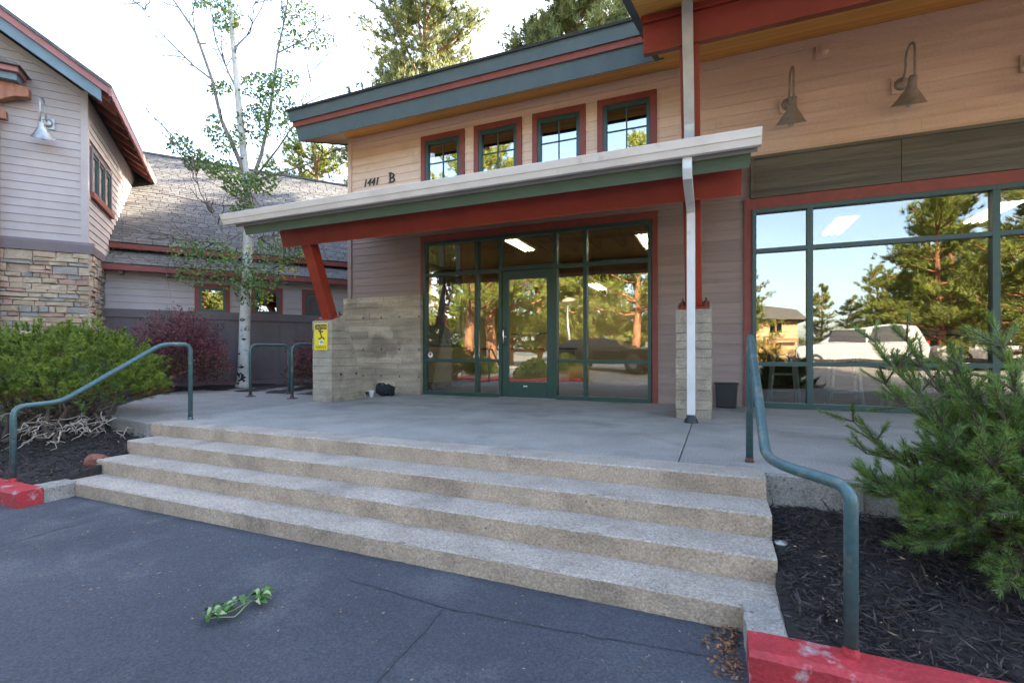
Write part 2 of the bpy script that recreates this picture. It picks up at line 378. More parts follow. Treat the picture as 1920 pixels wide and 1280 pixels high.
# walkway: a body with cast slabs on it
wk = MB()
wk.prism([(3.556, -.6), (7.62, -.6), (7.62, -.02), (3.556, -.02)], -5.76, .274, 'x')
wk.prism([(3.49, -.6), (7.62, -.6), (7.62, -.02), (3.49, -.02)], .274, 12, 'x')
walk = struct(wk.build('walkway', M['slab']))
def slab(name, poly, z0, z1, m, parent, bevel=.006):
    b = MB(); b.prism(poly, z0, z1, 'z'); return b.build(name, m, parent, bevel=bevel)
xs = [-5.76, -3.1, -.25, 2.6, 5.4, 8.4, 12]
for i in range(6):
    for j, (ya, yb) in enumerate(((3.556, 5.72), (5.72, 7.6))):
        y0 = ya if (j or xs[i] < -.3) else (3.556 if i < 3 else 3.48)
        x0, x1 = xs[i]+.004, xs[i+1]-.004
        if j == 0 and i == 2:
            poly = [(x0, 3.56), (.27, 3.56), (.27, 3.48), (x1, 3.48), (x1, yb-.004), (x0, yb-.004)]
        else: poly = [(x0, y0+.004), (x1, y0+.004), (x1, yb-.004), (x0, yb-.004)]
        slab('slab', poly, -.019, 0, M['slab'], walk)
side = [(-5.762, 3.30), (-6.6, 3.42), (-7.4, 3.75), (-8.5, 4.7), (-9.4, 5.6), (-9.75, 6.2), (-9.75, 7.1), (-9.2, 7.9), (-8.6, 8.75), (-7.6, 10.2), (-6.74, 11), (-6.74, 7.61), (-5.762, 7.61)]
slab('side_walk', side[::-1], -.3, -.002, M['aggr'], walk)
slab('patch', [(.28, 3.455), (.80, 3.455), (.80, 3.485), (.28, 3.485)], -.22, -.012, M['kerb'], walk)
slab('patch', [(.29, 3.448), (.42, 3.448), (.42, 3.454), (.29, 3.454)], -.36, -.21, M['kerb'], walk)

def bed(name, xf, y0, y1, zf, nx, ny, pw=1):
    vs = []; b = MB()
    for j in range(ny+1):
        y = y0+(y1-y0)*(j/ny)**pw; xa, xb = xf(y)
        for i in range(nx+1):
            x = xa+(xb-xa)*max(0, min(nx-2, i-1))/(nx-2)
            if i in (0, nx): vs.append((x, y, -.6)); continue      # edges turned down into the soil
            vs.append((x, y, zf(x, y)+.012*math.sin(x*7.3+y*3)+.01*math.sin(x*17-y*13)+random.gauss(0, .006)))
    b.add(vs, [(j*(nx+1)+i, j*(nx+1)+i+1, (j+1)*(nx+1)+i+1, (j+1)*(nx+1)+i) for j in range(ny) for i in range(nx)], True)
    return struct(b.build(name, M['mulch']))
zR = lambda x, y: -.385+.17*min(1, max(0, (y-2.2)/1.2))
bed('mulch_bed', lambda y: ((.262 if y < 2.7 else .276), 12), 2.16, 3.52, zR, 120, 34)
def xl(y): return -5.36 if y < 2.42 else -5.34 if y < 2.69 else -5.45 if y < 2.98 else -5.505 if y < 3.29 else -5.6
zL = lambda x, y: -.39+.33*min(1, max(0, (y-2.25)/1.6))+(.06 if y > 6.5 else 0)
bed('mulch_bed', lambda y: (-16, xl(y)), 2.19, 12.5, zL, 150, 110, 2)

def chips(name, n, xr, yr, zf, m, L, Wd, flat=.25, dens=None):
    P = np.column_stack([RNG.uniform(*xr, n), RNG.uniform(*yr, n), np.zeros(n)])
    if zf is zL: P[:, 0] = [min(x, xl(y)-.01*random.random()) for x, y in P[:, :2]]
    P[:, 2] = [zf(x, y)+.004 for x, y in P[:, :2]]
    P[:, 2] += .022*RNG.random(n)
    D = RNG.normal(size=(n, 3)); D[:, 2] *= flat
    V, F = leaves(P, D, RNG.uniform(*L, n), RNG.uniform(*Wd, n))
    o = soup(name, V, F, m, kind='stuff'); return o
tag(chips('mulch_chips', 15000, (.29, 2.6), (2.2, 3.46), zR, M['chip'], (.025, .095), (.0035, .010), .35), 'dark shredded bark chips covering the bed beside the right handrail', 'mulch')
tag(chips('mulch_chips', 5600, (-8.5, -5.36), (2.22, 3.6), zL, M['chip'], (.02, .07), (.005, .014)), 'dark shredded bark chips under the bright green mugo pine', 'mulch')
tag(chips('wood_bits', 170, (.3, 2.4), (2.2, 3.4), lambda x, y: zR(x, y)+.02, M['palechip'], (.012, .05), (.004, .009), .1), 'pale wood bits scattered over the dark mulch by the right handrail', 'litter')
tag(chips('wood_bits', 120, (-8, -5.4), (2.25, 3.4), lambda x, y: zL(x, y)+.015, M['palechip'], (.012, .05), (.004, .01), .1), 'pale wood bits on the mulch below the bright mugo pine', 'litter')
tag(chips('leaf_litter', 330, (-4.6, .1), (1.3, 2.4), lambda x, y: -.497, M['palechip'], (.008, .022), (.004, .008), .05), 'small pale seed and leaf bits strewn over the asphalt', 'litter')
nL = 260; Pq = np.column_stack([.085-np.abs(RNG.normal(0, .06, nL)), RNG.uniform(2.03, 2.41, nL), -.494+.012*RNG.random(nL)])
Dq = RNG.normal(size=(nL, 3)); Dq[:, 2] *= .3
V, F = leaves(Pq, Dq, RNG.uniform(.012, .035, nL), RNG.uniform(.006, .015, nL))
tag(soup('leaf_litter', V, F, M['dryleaf'], kind='stuff'), 'brown dry leaves drifted against the grey kerb corner', 'litter')

# ------------------------------------------------------------------ the office building
AP = math.atan(1/3); CA, SA = math.cos(AP), math.sin(AP); ROTP = Matrix.Rotation(AP, 3, 'X')
def tilt(y0, z0):                      # local frame of the pitched parts: a runs back up the roof, b stands square to it
    return lambda x, a, b: (x, y0+a*CA-b*SA, z0+a*SA+b*CA)
B = thing('office_building', 'two-tone lap-sided office building with pitched entrance canopy and green framed storefront', 'building', (-3, 7.55, 0))
XL, XR = -6.72, 12.0
WINS = [(-5.02+1.0927*i, -4.118+1.0927*i, 3.72, 4.72) for i in range(4)]
OPEN = [(-5.02, -.827, -.1, 2.885), (.346, XR+1, -.1, 2.90), (.427, XR+1, 2.90, 3.49)] + WINS
CORE = [(-4.95, -.912, 0, 2.77), (.46, XR-.3, 0, 2.77)] + [(a+.1, b-.1, c+.1, d-.1) for a, b, c, d in WINS]
def rects(x0, x1, z0, z1, holes):
    X = sorted({x0, x1, *[min(max(v, x0), x1) for h in holes for v in h[:2]]}); Z = sorted({z0, z1, *[min(max(v, z0), z1) for h in holes for v in h[2:]]})
    for za, zb in zip(Z[:-1], Z[1:]):
        run = None
        for xa, xb in zip(X[:-1], X[1:]):
            mx, mz = (xa+xb)/2, (za+zb)/2
            hit = any(h[0] < mx < h[1] and h[2] < mz < h[3] for h in holes)
            if not hit: run = (run[0] if run else xa, xb)
            if (hit or xb == X[-1]) and run: yield run[0], run[1], za, zb; run = None
b = MB()
for xa, xb, za, zb in rects(XL+.01, XR, -.05, 4.99, CORE): b.box(xa, xb, 7.572, 7.70, za, zb)
for xa, xb, za, zb in rects(7.70, 20, -.05, 5.0, [(9.9, 11.85, .9, 3.85)]): b.box(XL+.01, XL+.13, xa, xb, za, zb)
b.box(XR-.15, XR, 7.70, 20, -.05, 5.0); b.box(XL+.13, XR-.15, 19.85, 20, -.05, 5.0)
b.build('wall', M['brown'], B)
EXPO = .1475
for k in range(34):
    z0 = k*EXPO; z1 = min(z0+EXPO, 4.84)
    if z1-z0 < .03: continue
    m = M['brown'] if z0 < 3.34 else M['tan']
    hs = OPEN + [(-6.75, -4.955, -.1, 1.812)]
    for xa, xb, za, zb in rects(XL+.08, XR, z0, z1, hs):
        if zb-za < .02 or xb-xa < .02: continue
        x = xa
        while x < xb-.01:
            e = min(xb, x+random.uniform(2.2, 3.7)) if z0 > 3.4 else xb
            if xb-e < .5: e = xb
            piece('siding_board', m, B, ((x+e)/2, 7.5715, (za+zb)/2), (e-x-.002, .014, zb-za+.001), lap=True); x = e
piece('frieze_board', M['tan'], B, ((XL+XR)/2+.04, 7.556, 4.905), (XR-XL-.08, .03, .13))
piece('corner_board', M['tan'], B, (XL+.04, 7.553, 4.18), (.085, .05, 1.6))
piece('corner_board', M['brown'], B, (XL+.04, 7.553, 2.595), (.085, .05, 1.565))
# board-formed concrete base, course by course
z = 0
while z < 1.80:
    h = min(random.choice((.1, .115, .13)), 1.812-z); x = -6.74
    if 1.812-z-h < .05: h = 1.812-z
    while x < -4.966:
        e = min(-4.965, x+random.uniform(.5, 1.4))
        if -4.965-e < .25: e = -4.965
        p = random.uniform(-.006, .006)
        piece('concrete_course', M['conc'], B, ((x+e)/2, 7.50+p, z+h/2), (e-x-.003, .14, h-.003)); x = e
    z += h
for i, (x, z) in enumerate([(-6.25+.42*a, zz) for zz in (.32, .82, 1.42) for a in range(4)]):
    MB().lathe([(.0, .004), (.014, .004), (.016, 0)], (x, 7.424, z), 10, (0, -1, 0)).build('tie_hole', M['ink'], B)
# left return of the base
piece('concrete_return', M['conc'], B, (-6.735, 8.6, .905), (.05, 2.06, 1.81))

def red_trim(x0, x1, z0, z1, zl, zr, w=.075, par=None):
    y0, y1 = 7.525, 7.59
    if zl is not None: piece('trim', M['red'], par, (x0+w/2, (y0+y1)/2, (zl+z1)/2), (w, y1-y0, z1-zl))
    if zr is not None: piece('trim', M['red'], par, (x1-w/2, (y0+y1)/2, (zr+z1)/2), (w, y1-y0, z1-zr))
    return piece('trim', M['red'], par, ((x0+x1)/2, (y0+y1)/2-.004, z1-w*.75), (x1-x0, y1-y0, w*1.5))
# entrance storefront
def vbar(par, name, m, x, z0, z1, w=.052, y0=7.505, y1=7.625): return piece(name, m, par, (x, (y0+y1)/2, (z0+z1)/2), (w, y1-y0, z1-z0))
def hbar(par, name, m, x0, x1, z, h=.052, y0=7.508, y1=7.622): return piece(name, m, par, ((x0+x1)/2, (y0+y1)/2, z), (x1-x0, y1-y0, h))
def pane(par, x0, x1, z0, z1, m=None, y=7.565): return piece('pane', m or GLASS, par, ((x0+x1)/2, y, (z0+z1)/2), (x1-x0, .006, z1-z0))
red_trim(-5.02, -.827, 0, 2.885, 1.812, 0, par=B)
fm = MB(); fm.box(-4.95, -4.9, 7.505, 7.625, 0, 2.77); fm.box(-.965, -.912, 7.505, 7.625, 0, 2.77)
fm.box(-4.9, -.965, 7.505, 7.625, 2.71, 2.77); fm.box(-4.9, -3.41, 7.5, 7.63, 0, .065); fm.box(-2.42, -.965, 7.5, 7.63, 0, .065)
sf = fm.build('storefront', M['dgreen'], B, bevel=.004)
for x in (-3.863, -3.405, -2.425, -1.931): vbar(sf, 'mullion', M['dgreen'], x, .0, 2.71, .056)
cols = [(-4.9, -3.891), (-3.835, -3.433), (-2.397, -1.959), (-1.903, -.965)]
for a, c in cols:
    hbar(sf, 'rail', M['dgreen'], a, c, .622); hbar(sf, 'rail', M['dgreen'], a, c, 2.165)
    for z0, z1 in ((.065, .596), (.648, 2.139), (2.191, 2.71)): pane(sf, a, c, z0, z1)
hbar(sf, 'rail', M['dgreen'], -3.377, -2.453, 2.18, .07); pane(sf, -3.377, -2.453, 2.215, 2.71)
dm = MB(); x0, x1 = -3.372, -2.458
dm.box(x0, x0+.115, 7.52, 7.57, .012, 2.14); dm.box(x1-.115, x1, 7.52, 7.57, .012, 2.14)
dm.box(x0+.115, x1-.115, 7.52, 7.57, 2.0, 2.14); dm.box(x0+.115, x1-.115, 7.52, 7.57, .012, .27)
door = dm.build('door', M['dgreen'], B, bevel=.004)
pane(door, x0+.115, x1-.115, .27, 2.0, y=7.545)
MB().tube([(x0+.05, 7.52, 1.17), (x0+.05, 7.46, 1.165), (x0+.05, 7.445, 1.14), (x0+.05, 7.445, .93), (x0+.05, 7.46, .905), (x0+.05, 7.52, .90)], .012).build('pull_handle', M['chrome'], door)
MB().lathe([(0, .012), (.02, .012), (.022, 0)], (x0+.05, 7.52, 1.03), 12, (0, -1, 0)).build('lock_cylinder', M['chrome'], door)
MB().tube([(x0+.13, 7.60, 1.08), (x1-.13, 7.60, 1.08)], .018).build('panic_bar', M['chrome'], door)
piece('closer', M['dgreen'], door, (x1-.2, 7.61, 2.08), (.3, .06, .06))
piece('hinge', M['dgreen'], door, (x1+.008, 7.51, 2.02), (.02, .03, .12)); piece('hinge', M['dgreen'], door, (x1+.008, 7.51, .12), (.02, .03, .12))
piece('sticker', M['white'], door, (-2.95, 7.518, .2), (.07, .002, .022))
piece('threshold', M['zinc'], B, (-2.915, 7.57, .006), (1.0, .14, .012))
def text(name, s, size, loc, m, parent, ext=.002, shear=0, sx=1., rotz=0., align='LEFT', bold=0.):
    c = bpy.data.curves.new(name, 'FONT'); c.body = s; c.size = size; c.extrude = ext; c.shear = shear; c.align_x = align; c.offset = bold
    o = bpy.data.objects.new('tmp', c); COL.objects.link(o)
    bpy.context.view_layer.update()
    me = bpy.data.meshes.new_from_object(o.evaluated_get(bpy.context.evaluated_depsgraph_get()))
    bpy.data.objects.remove(o); me.name = name; me.materials.clear(); me.materials.append(m)
    MT = Matrix.Translation(Vector(loc) - (wl(parent) if parent else Vector((0, 0, 0)))) @ Matrix.Rotation(rotz, 4, 'Z') @ Matrix.Rotation(R(90), 4, 'X') @ Matrix.Diagonal((sx, 1, 1, 1))
    n = bpy.data.objects.new(name, me); COL.objects.link(n)
    if parent: n.parent = parent
    n.matrix_local = MT; WLOC[n.name] = Vector(loc); return n
text('suite_number', '101', .17, (-2.915, 7.538, 1.82), M['white'], door, .0006, align='CENTER', bold=.0012)
for zc, rr, mm in ((.72, .062, M['ink']), (.72, .052, M['white']), (.735, .024, M['tail'])):
    MB().lathe([(0, 0), (rr, 0)], (-4.83, 7.5605-(.0012 if rr < .06 else 0)-(.0012 if rr < .03 else 0), zc), 20, (0, -1, 0)).build('round_sticker', mm, sf)

# big window on the right and the dark panel band over it
red_trim(.346, XR, 0, 2.90, 0, None, .1, par=B)
fm = MB(); fm.box(.446, .50, 7.505, 7.625, 0, 2.75); fm.box(.5, XR-.3, 7.505, 7.625, 2.69, 2.75); fm.box(.5, XR-.3, 7.5, 7.63, 0, .075)
rw = fm.build('shop_window', M['dgreen'], B, bevel=.004)
mx = [.5, 1.142, 3.041, 4.94, 6.84, 8.74, 10.6]
for x in mx[1:]: vbar(rw, 'mullion', M['dgreen'], x, .075, 2.69, .07)
for a, c in zip(mx[:-1], mx[1:]):
    a2, c2 = a+(0 if a == .5 else .035), c-.035
    for zz in (.605, 2.172): hbar(rw, 'rail', M['dgreen'], a2, c2, zz, .056)
    for z0, z1 in ((.075, .577), (.633, 2.144), (2.2, 2.69)): pane(rw, a2, c2, z0, z1, GLASSR)
pb = MB(); pb.box(.427, XR, 7.50, 7.571, 3.445, 3.49); pb.box(.427, .47, 7.50, 7.571, 2.905, 3.445)
pf = pb.build('panel_frame', M['panel'], B)
for x0, x1 in ((.473, 2.13), (2.136, 3.95), (3.956, 6.2), (6.206, 9), (9.006, XR)):
    for k in range(3): piece('panel_board', M['panel'], pf, ((x0+x1)/2, 7.545+random.uniform(-.004, .004), 2.908+.179*k+.0885), (x1-x0, .05, .177))
# clerestory windows
for i, (x0, x1, z0, z1) in enumerate(WINS):
    wmb = MB()
    for q in ((x0, x0+.09, z0, z1), (x1-.09, x1, z0, z1), (x0+.09, x1-.09, z1-.1, z1), (x0+.09, x1-.09, z0, z0+.09)): wmb.box(q[0], q[1], 7.528, 7.60, q[2], q[3])
    w = wmb.build('window', M['red'], B, bevel=.003)
    f2 = MB()
    for q in ((x0+.09, x0+.15, z0+.09, z1-.1), (x1-.15, x1-.09, z0+.09, z1-.1), (x0+.15, x1-.15, z1-.165, z1-.1), (x0+.15, x1-.15, z0+.09, z0+.15)): f2.box(q[0], q[1], 7.54, 7.62, q[2], q[3])
    f2.build('frame', M['dgreen'], w, bevel=.004)
    pane(w, x0+.15, x1-.15, z0+.15, z1-.165, GLASS2, 7.585)
    xc, zc = (x0+x1)/2, (z0+z1)/2-.01
    piece('muntin', M['dgreen'], w, (xc, 7.574, zc), (.020, .010, z1-z0-.31)); piece('muntin', M['dgreen'], w, (xc, 7.573, zc), (x1-x0-.3, .008, .018))
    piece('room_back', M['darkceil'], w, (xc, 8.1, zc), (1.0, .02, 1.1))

# main roof: slab, soffit boards, three-band fascia
PZ = lambda y: 4.975+(y-7.55)/3
def roof_prism(x0, x1, ye): 
    return MB().prism([(ye, PZ(ye)+.03), (13.5, PZ(13.5)+.03), (20.6, PZ(13.5)-2.3), (20.6, PZ(13.5)-1.95), (13.5, PZ(13.5)+.42), (ye-.13, PZ(ye)+.40)], x0, x1, 'x')
roof = roof_prism(-7.22, -.72, 6.86).build('roof', M['shingle'], B)
roof_prism(-.72, XR+.6, 4.12).build('roof', M['shingle'], B)
def soffit(x0, x1, y0, y1, parent, m=None, w=.118):
    n = int(round((y1-y0)/CA/w))
    for k in range(n):
        yc = y0+(k+.5)*w*CA
        piece('soffit_board', m or M['wood'], parent, ((x0+x1)/2, yc, PZ(yc)+.012), (x1-x0, w-.004, .018), rot=ROTP)
soffit(-7.2, -.72, 6.83, 7.56, roof); soffit(-.72, XR, 4.2, 7.56, roof); soffit(-7.2, XL+.02, 7.56, 9.6, roof)
T = tilt(6.815, PZ(6.815)-.012)
for nm, m, a0, a1, b0, b1, x0 in (('fascia', 'slate', -.035, .0, 0, .245, -7.215), ('fascia_band', 'red', -.065, -.0, .247, .335, -7.235), ('fascia', 'slate', -.095, 0, .337, .515, -7.26), ('shingle_edge', 'shgap', -.125, 0, .517, .55, -7.28)):
    MB().box(x0, -.66 if b0 == 0 else -.73, a0, a1, b0, b1, T).build(nm, M[m], roof)
for nm, m, o, b0, b1 in (('rake_board', 'slate', 0, 0, .245), ('rake_band', 'red', .02, .247, .335), ('rake_board', 'slate', .045, .337, .515)):
    MB().box(-7.215-o, -7.18, .002, 6.9, b0, b1, T).build(nm, M[m], roof)
# the higher overhang on the right, carried by a leaning column and a double steel beam
Tb = tilt(5.08, 3.79)
bm = MB(); bm.box(-.69, XR, -.012, .012, .014, .268, Tb); bm.box(-.69, XR, -.085, .085, 0, .0138, Tb); bm.box(-.69, XR, -.085, .085, .2682, .282, Tb)
bm.build('beam', M['steel_red'], B)
MB().box(-.70, XR, -.02, .05, .296, .40, Tb).build('ledger', M['steel_red'], B)
MB().box(-.79, -.724, -.95, 2.0, .34, .80, Tb).build('rake_board', M['slate'], B)
MB().box(-.72, XR, -1.02, -.95, .34, .70, Tb).build('fascia', M['slate'], B)
def column(x, z0, z1, ya, yb, w=.18, dpt=.16, name='post', par=B, m='steel_red'):
    yc = lambda z: ya+(yb-ya)*(z-z0)/(z1-z0)
    b = MB(); vs = []
    for z in (z0, z1):
        for dx, dy in ((-1, -1), (1, -1), (1, 1), (-1, 1)): vs.append((x+dx*w/2, yc(z)+dy*dpt/2/CA, z))
    b.add(vs, [(0,3,2,1),(4,5,6,7),(0,1,5,4),(1,2,6,5),(2,3,7,6),(3,0,4,7)])
    return b.build(name, M[m], par, bevel=.006)
column(-5.64, 1.30, 2.40, 5.922, 5.50); column(-.255, 1.30, 3.80, 6.07, 5.13)
# piers of board-formed concrete, sloping back, with base plates
def pier(x0, x1, dy):
    zt = lambda y: 1.255+(y-5.75-dy)*.38; yb = lambda z: 6.56+dy-z*.385
    hs = [0]; 
    while hs[-1] < 1.1: hs.append(hs[-1]+random.choice((.095, .11, .125)))
    root = None
    for i, z in enumerate(hs):
        z1 = hs[i+1]-.003 if i+1 < len(hs) else None; j = random.uniform(-.004, .004)
        y0 = 5.75+dy+j
        poly = [(y0, z), (yb(z), z), (yb(z1), z1), (y0, z1)] if z1 else [(y0, z), (yb(z), z), (6.035+dy, 1.363), (y0, 1.25)]
        o = MB().prism(poly, x0+j, x1-j, 'x').build('pier' if root is None else 'concrete_course', M['pierc'], B if root is None else root, bevel=.004)
        root = root or o
    xm = (x0+x1)/2
    Tp = tilt(5.80+dy, 1.275)
    MB().box(xm-.165, xm+.165, -.03, .24, -.004, .018, Tp).build('base_plate', M['steel_red'], root)
    for sx in (-.13, .13):
        for a in (.0, .21): 
            c = Vector(Tp(xm+sx, a, .018)); MB().lathe([(.02, 0), (.02, .018), (.011, .019), (.011, .05), (0, .05)], c, 8, (0, -SA, CA)).build('anchor_bolt', M['rust'], root)
    return root
pL = pier(-5.83, -5.446, 0); pR = pier(-.442, -.06, .15)
for y, z in ((5.95, .86), (6.2, .86), (5.95, .42), (6.3, .42)):
    MB().lathe([(0, .002), (.02, .002), (.022, -.01)], (-5.446, y, z), 10, (1, 0, 0)).build('tie_hole', M['ink'], pL)
# entrance canopy
Tc = tilt(5.45, 2.365)
bm = MB(); bm.box(-6.1, .224, -.012, .012, .014, .276, Tc); bm.box(-6.1, .224, -.075, .075, 0, .0138, Tc); bm.box(-6.1, .224, -.075, .075, .2762, .29, Tc)
bm.build('beam', M['steel_red'], B)
Td = tilt(4.99, 2.365+.29/CA-.46/3)
can = MB().box(-6.34, .285, .02, 2.74, .024, .12, Td).build('canopy_roof', M['shingle'], B)
QZ = lambda y: Td(0, (y-4.99)/CA, 0)[2]
for k in range(22):
    yc = 5.0+(k+.5)*.118*CA
    piece('soffit_board', M['wood'], can, (-3.03, yc, QZ(yc)+.012), (6.6, .114, .018), rot=ROTP)
MB().box(-6.33, .275, -.022, .018, -.04, .125, Td).build('fascia', M['sage'], can)
MB().box(-6.45, .335, -.05, -.0225, .085, .2, Td).build('drip_flashing', M['gutterdark'], can)
MB().prism([(-.051, .125), (-.13, .125), (-.155, .14), (-.165, .205), (-.172, .208), (-.175, .285), (-.16, .288), (-.051, .288)], -6.56, .362, 'x', Td).build('gutter', M['gutter'], can, bevel=.002)
MB().box(-5.95, .2, 0, .05, .0, .11, tilt(7.43, QZ(7.43)-.13)).build('ledger', M['red'], can)
# downspouts
def flat_pipe(name, pts, w, d, m, par):
    b = MB(); pts = [Vector(p) for p in pts]; vs = []
    for i, p in enumerate(pts):
        t = (pts[min(i+1, len(pts)-1)]-pts[max(i-1, 0)]).normalized(); nx = Vector((1, 0, 0)); ny = t.cross(nx).normalized()
        for a, c in ((-1, -1), (1, -1), (1, 1), (-1, 1)): vs.append(p+nx*a*w/2+ny*c*d/2)
    n = len(pts); fs = [(0,1,2,3), tuple(4*(n-1)+k for k in (3,2,1,0))]
    fs += [(4*i+k, 4*i+(k+1) % 4, 4*i+4+(k+1) % 4, 4*i+4+k) for i in range(n-1) for k in range(4)]
    return b.add(vs, fs).build(name, m, par, bevel=.006)
flat_pipe('downspout', [(-.262, 4.87, 2.68), (-.262, 4.87, 2.50), (-.262, 4.90, 2.44), (-.262, 5.44, 2.315), (-.262, 5.53, 2.27), (-.262, 5.55, 2.17), (-.262, 5.60, .06)], .085, .065, M['spout'], B)
MB().lathe([(.075, 0), (.07, .03), (.055, .05), (.05, .09)], (-.262, 5.60, 0), 12).build('drain_boot', M['black'], B)
yd = lambda z: 6.07-.376*(z-1.3)-.17
flat_pipe('downspout', [(-.262, yd(4.3), 4.3), (-.262, yd(3.08), 3.08), (-.262, yd(3.03)-.01, 3.0), (-.262, yd(3.03)-.03, 2.82)], .1, .075, M['galv'], B)
# roof vent-like electrical box and address digits, lamps: things of their own
eb = thing('junction_box', 'small square tan box with round cover high on the tan siding', 'fixture', (1.295, 7.55, 4.746))
piece('back_box', M['tan'], eb, (1.295, 7.53, 4.746), (.17, .06, .17)); MB().lathe([(0, .03), (.03, .03), (.035, .018), (.055, .018), (.06, 0)], (1.295, 7.50, 4.746), 18, (0, -1, 0)).build('round_cover', M['tan'], eb)
nb = thing('address_numbers', 'slanted dark house number digits with letter B on tan siding', 'sign', (-6.3, 7.54, 3.98))
text('digits', '1441', .205, (-6.36, 7.546, 3.985), M['number'], nb, .008, .25, .92)
text('letter', 'B', .265, (-5.75, 7.546, 3.98), M['number'], nb, .01)
for z in (3.987, 4.164): piece('serif', M['number'], nb, (-5.715, 7.546, z), (.07, .018, .018))
def wall_lamp(label, P, out, m, drop=.0, rot=0):
    o = Vector(out); P = Vector(P); t = thing('wall_lamp', label, 'lamp', P, 'gooseneck wall lamps')
    sdir = Vector((-o.y, o.x, 0)); RM = Matrix((sdir, o, Vector((0, 0, 1)))).transposed()
    piece('mounting_block', m if m is M['zinc'] else M['tan'], t, P+o*.015, (.2, .03, .2), rot=RM)
    MB().lathe([(0, .05), (.05, .048), (.075, .03), (.08, 0)], P+o*.03, 18, o).build('back_plate', m, t)
    pts = [P+o*(.06+.1*k/4)+Vector((0, 0, .16*(k/4)**1.6)) for k in range(5)]
    pts += [P+o*(.43-.13*math.cos(a)-.14)+Vector((0, 0, .22+.13*math.sin(a))) for a in np.linspace(.1, math.pi-.05, 10)]
    e = P+o*.42; pts += [e+Vector((0, 0, .12)), e+Vector((0, 0, -.12))]
    MB().tube(pts, .0135, 8).build('arm', m, t)
    ax = tuple(Vector((0, 0, 1))*math.cos(.42)+o*math.sin(.42)); e = e+Vector((0, 0, .02))     # shade tipped towards the wall
    MB().lathe([(.02, -.09), (.04, -.10), (.046, -.12), (.046, -.2), (.052, -.205), (.056, -.235), (.165, -.40), (.178, -.41), (.174, -.414), (.05, -.24), (0, -.235)], e, 26, ax).build('shade', m, t)
    MB().lathe([(0, -.45), (.028, -.442), (.04, -.415), (.03, -.36)], e, 14, ax).build('bulb', M['bulb'], t)
wall_lamp('dull gooseneck lamp on tan siding beside the leaning red column', (.88, 7.545, 4.13), (.05, -.998, 0), M['bronze'])
wall_lamp('second dull gooseneck lamp along tan siding above the dark panel', (2.13, 7.545, 4.13), (.05, -.998, 0), M['bronze'])
wall_lamp('third dull gooseneck lamp from the leaning column, mostly cut off', (3.36, 7.545, 4.13), (.05, -.998, 0), M['bronze'])
# inside
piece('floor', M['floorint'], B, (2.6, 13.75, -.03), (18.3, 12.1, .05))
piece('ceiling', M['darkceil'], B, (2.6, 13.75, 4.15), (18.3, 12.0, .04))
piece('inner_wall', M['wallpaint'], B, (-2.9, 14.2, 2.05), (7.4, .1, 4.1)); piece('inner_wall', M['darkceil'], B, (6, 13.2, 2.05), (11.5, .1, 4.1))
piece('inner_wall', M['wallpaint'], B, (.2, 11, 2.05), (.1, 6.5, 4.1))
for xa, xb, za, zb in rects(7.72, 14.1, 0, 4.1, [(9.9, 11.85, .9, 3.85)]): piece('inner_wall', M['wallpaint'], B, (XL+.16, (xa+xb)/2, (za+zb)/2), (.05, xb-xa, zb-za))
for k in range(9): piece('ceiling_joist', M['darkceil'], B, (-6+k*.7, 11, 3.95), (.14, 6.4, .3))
sw = MB()
for q in ((9.9, 9.97, .9, 3.85), (11.78, 11.85, .9, 3.85), (10.88, 10.96, .9, 3.85), (9.97, 11.78, 3.78, 3.85), (9.97, 11.78, .9, .97), (9.97, 11.78, 2.9, 2.97), (10.96, 11.78, 1.9, 1.96)): sw.box(XL+.02, XL+.17, q[0], q[1], q[2], q[3])
sw.build('side_window_frame', M['dgreen'], B)
for k, (x, y, z, l) in enumerate(((-4.25, 10.5, 3.27, 'over the entrance door'), (-1.25, 9.8, 2.95, 'near the right end of the entrance glazing'), (-3.0, 13, 2.55, 'deep inside behind the door'), (1.9, 9.7, 2.9, 'behind the big shop window'), (3.95, 9.9, 2.95, 'right of the shop window mullion'))):
    t = thing('ceiling_light', 'lit fluorescent ceiling fixture hanging %s' % l, 'light', (x, y, z), 'ceiling lights')
    piece('housing', M['white'], t, (x, y, z+.03), (.34, 1.25, .05))
    for j in range(3): piece('tube', TUBE, t, (x-.1+.1*j, y, z-.01), (.03, 1.2, .025))
    for s in (-.5, .5): piece('cable', M['black'], t, (x, y+s, (z+.05+4.13)/2), (.008, .008, 4.13-z-.05))
ct = thing('counter', 'low beige counter seen inside behind the left storefront panes', 'counter', (-5.3, 11.6, 0))
piece('counter_body', M['wallpaint'], ct, (-4.9, 12.6, .42), (2.6, .6, .85)); piece('counter_top', M['black'], ct, (-4.9, 12.6, .865), (2.7, .7, .04))
def stool(x, y, l):
    t = thing('stool', l, 'stool', (x, y, 0), 'metal stools behind the shop window')
    for sx in (-1, 1):
        for sy in (-1, 1): MB().tube([(x+sx*.19, y+sy*.19, 0), (x+sx*.13, y+sy*.13, .72)], [.016, .022], 8).build('leg', M['stoolpaint'], t)
    for z, w in ((.22, .17), (.45, .15)): MB().tube([(x-w, y-w, z), (x+w, y-w, z), (x+w, y+w, z), (x-w, y+w, z), (x-w, y-w, z)], .01, 6).build('foot_ring', M['stoolpaint'], t)
    MB().lathe([(0, .74), (.14, .74), (.165, .73), (.17, .70), (.16, .70)], (x, y, 0), 20).build('seat', M['stoolpaint'], t)
stool(.88, 7.98, 'bare metal stool inside behind the narrow shop window pane'); stool(1.62, 8.0, 'bare metal stool inside behind the wide shop pane'); stool(2.3, 8.05, 'metal stool inside half hidden by the near mugo pine')
tb = thing('bar_table', 'dark bar table inside behind the shop window stools', 'table', (2, 8.8, 0))
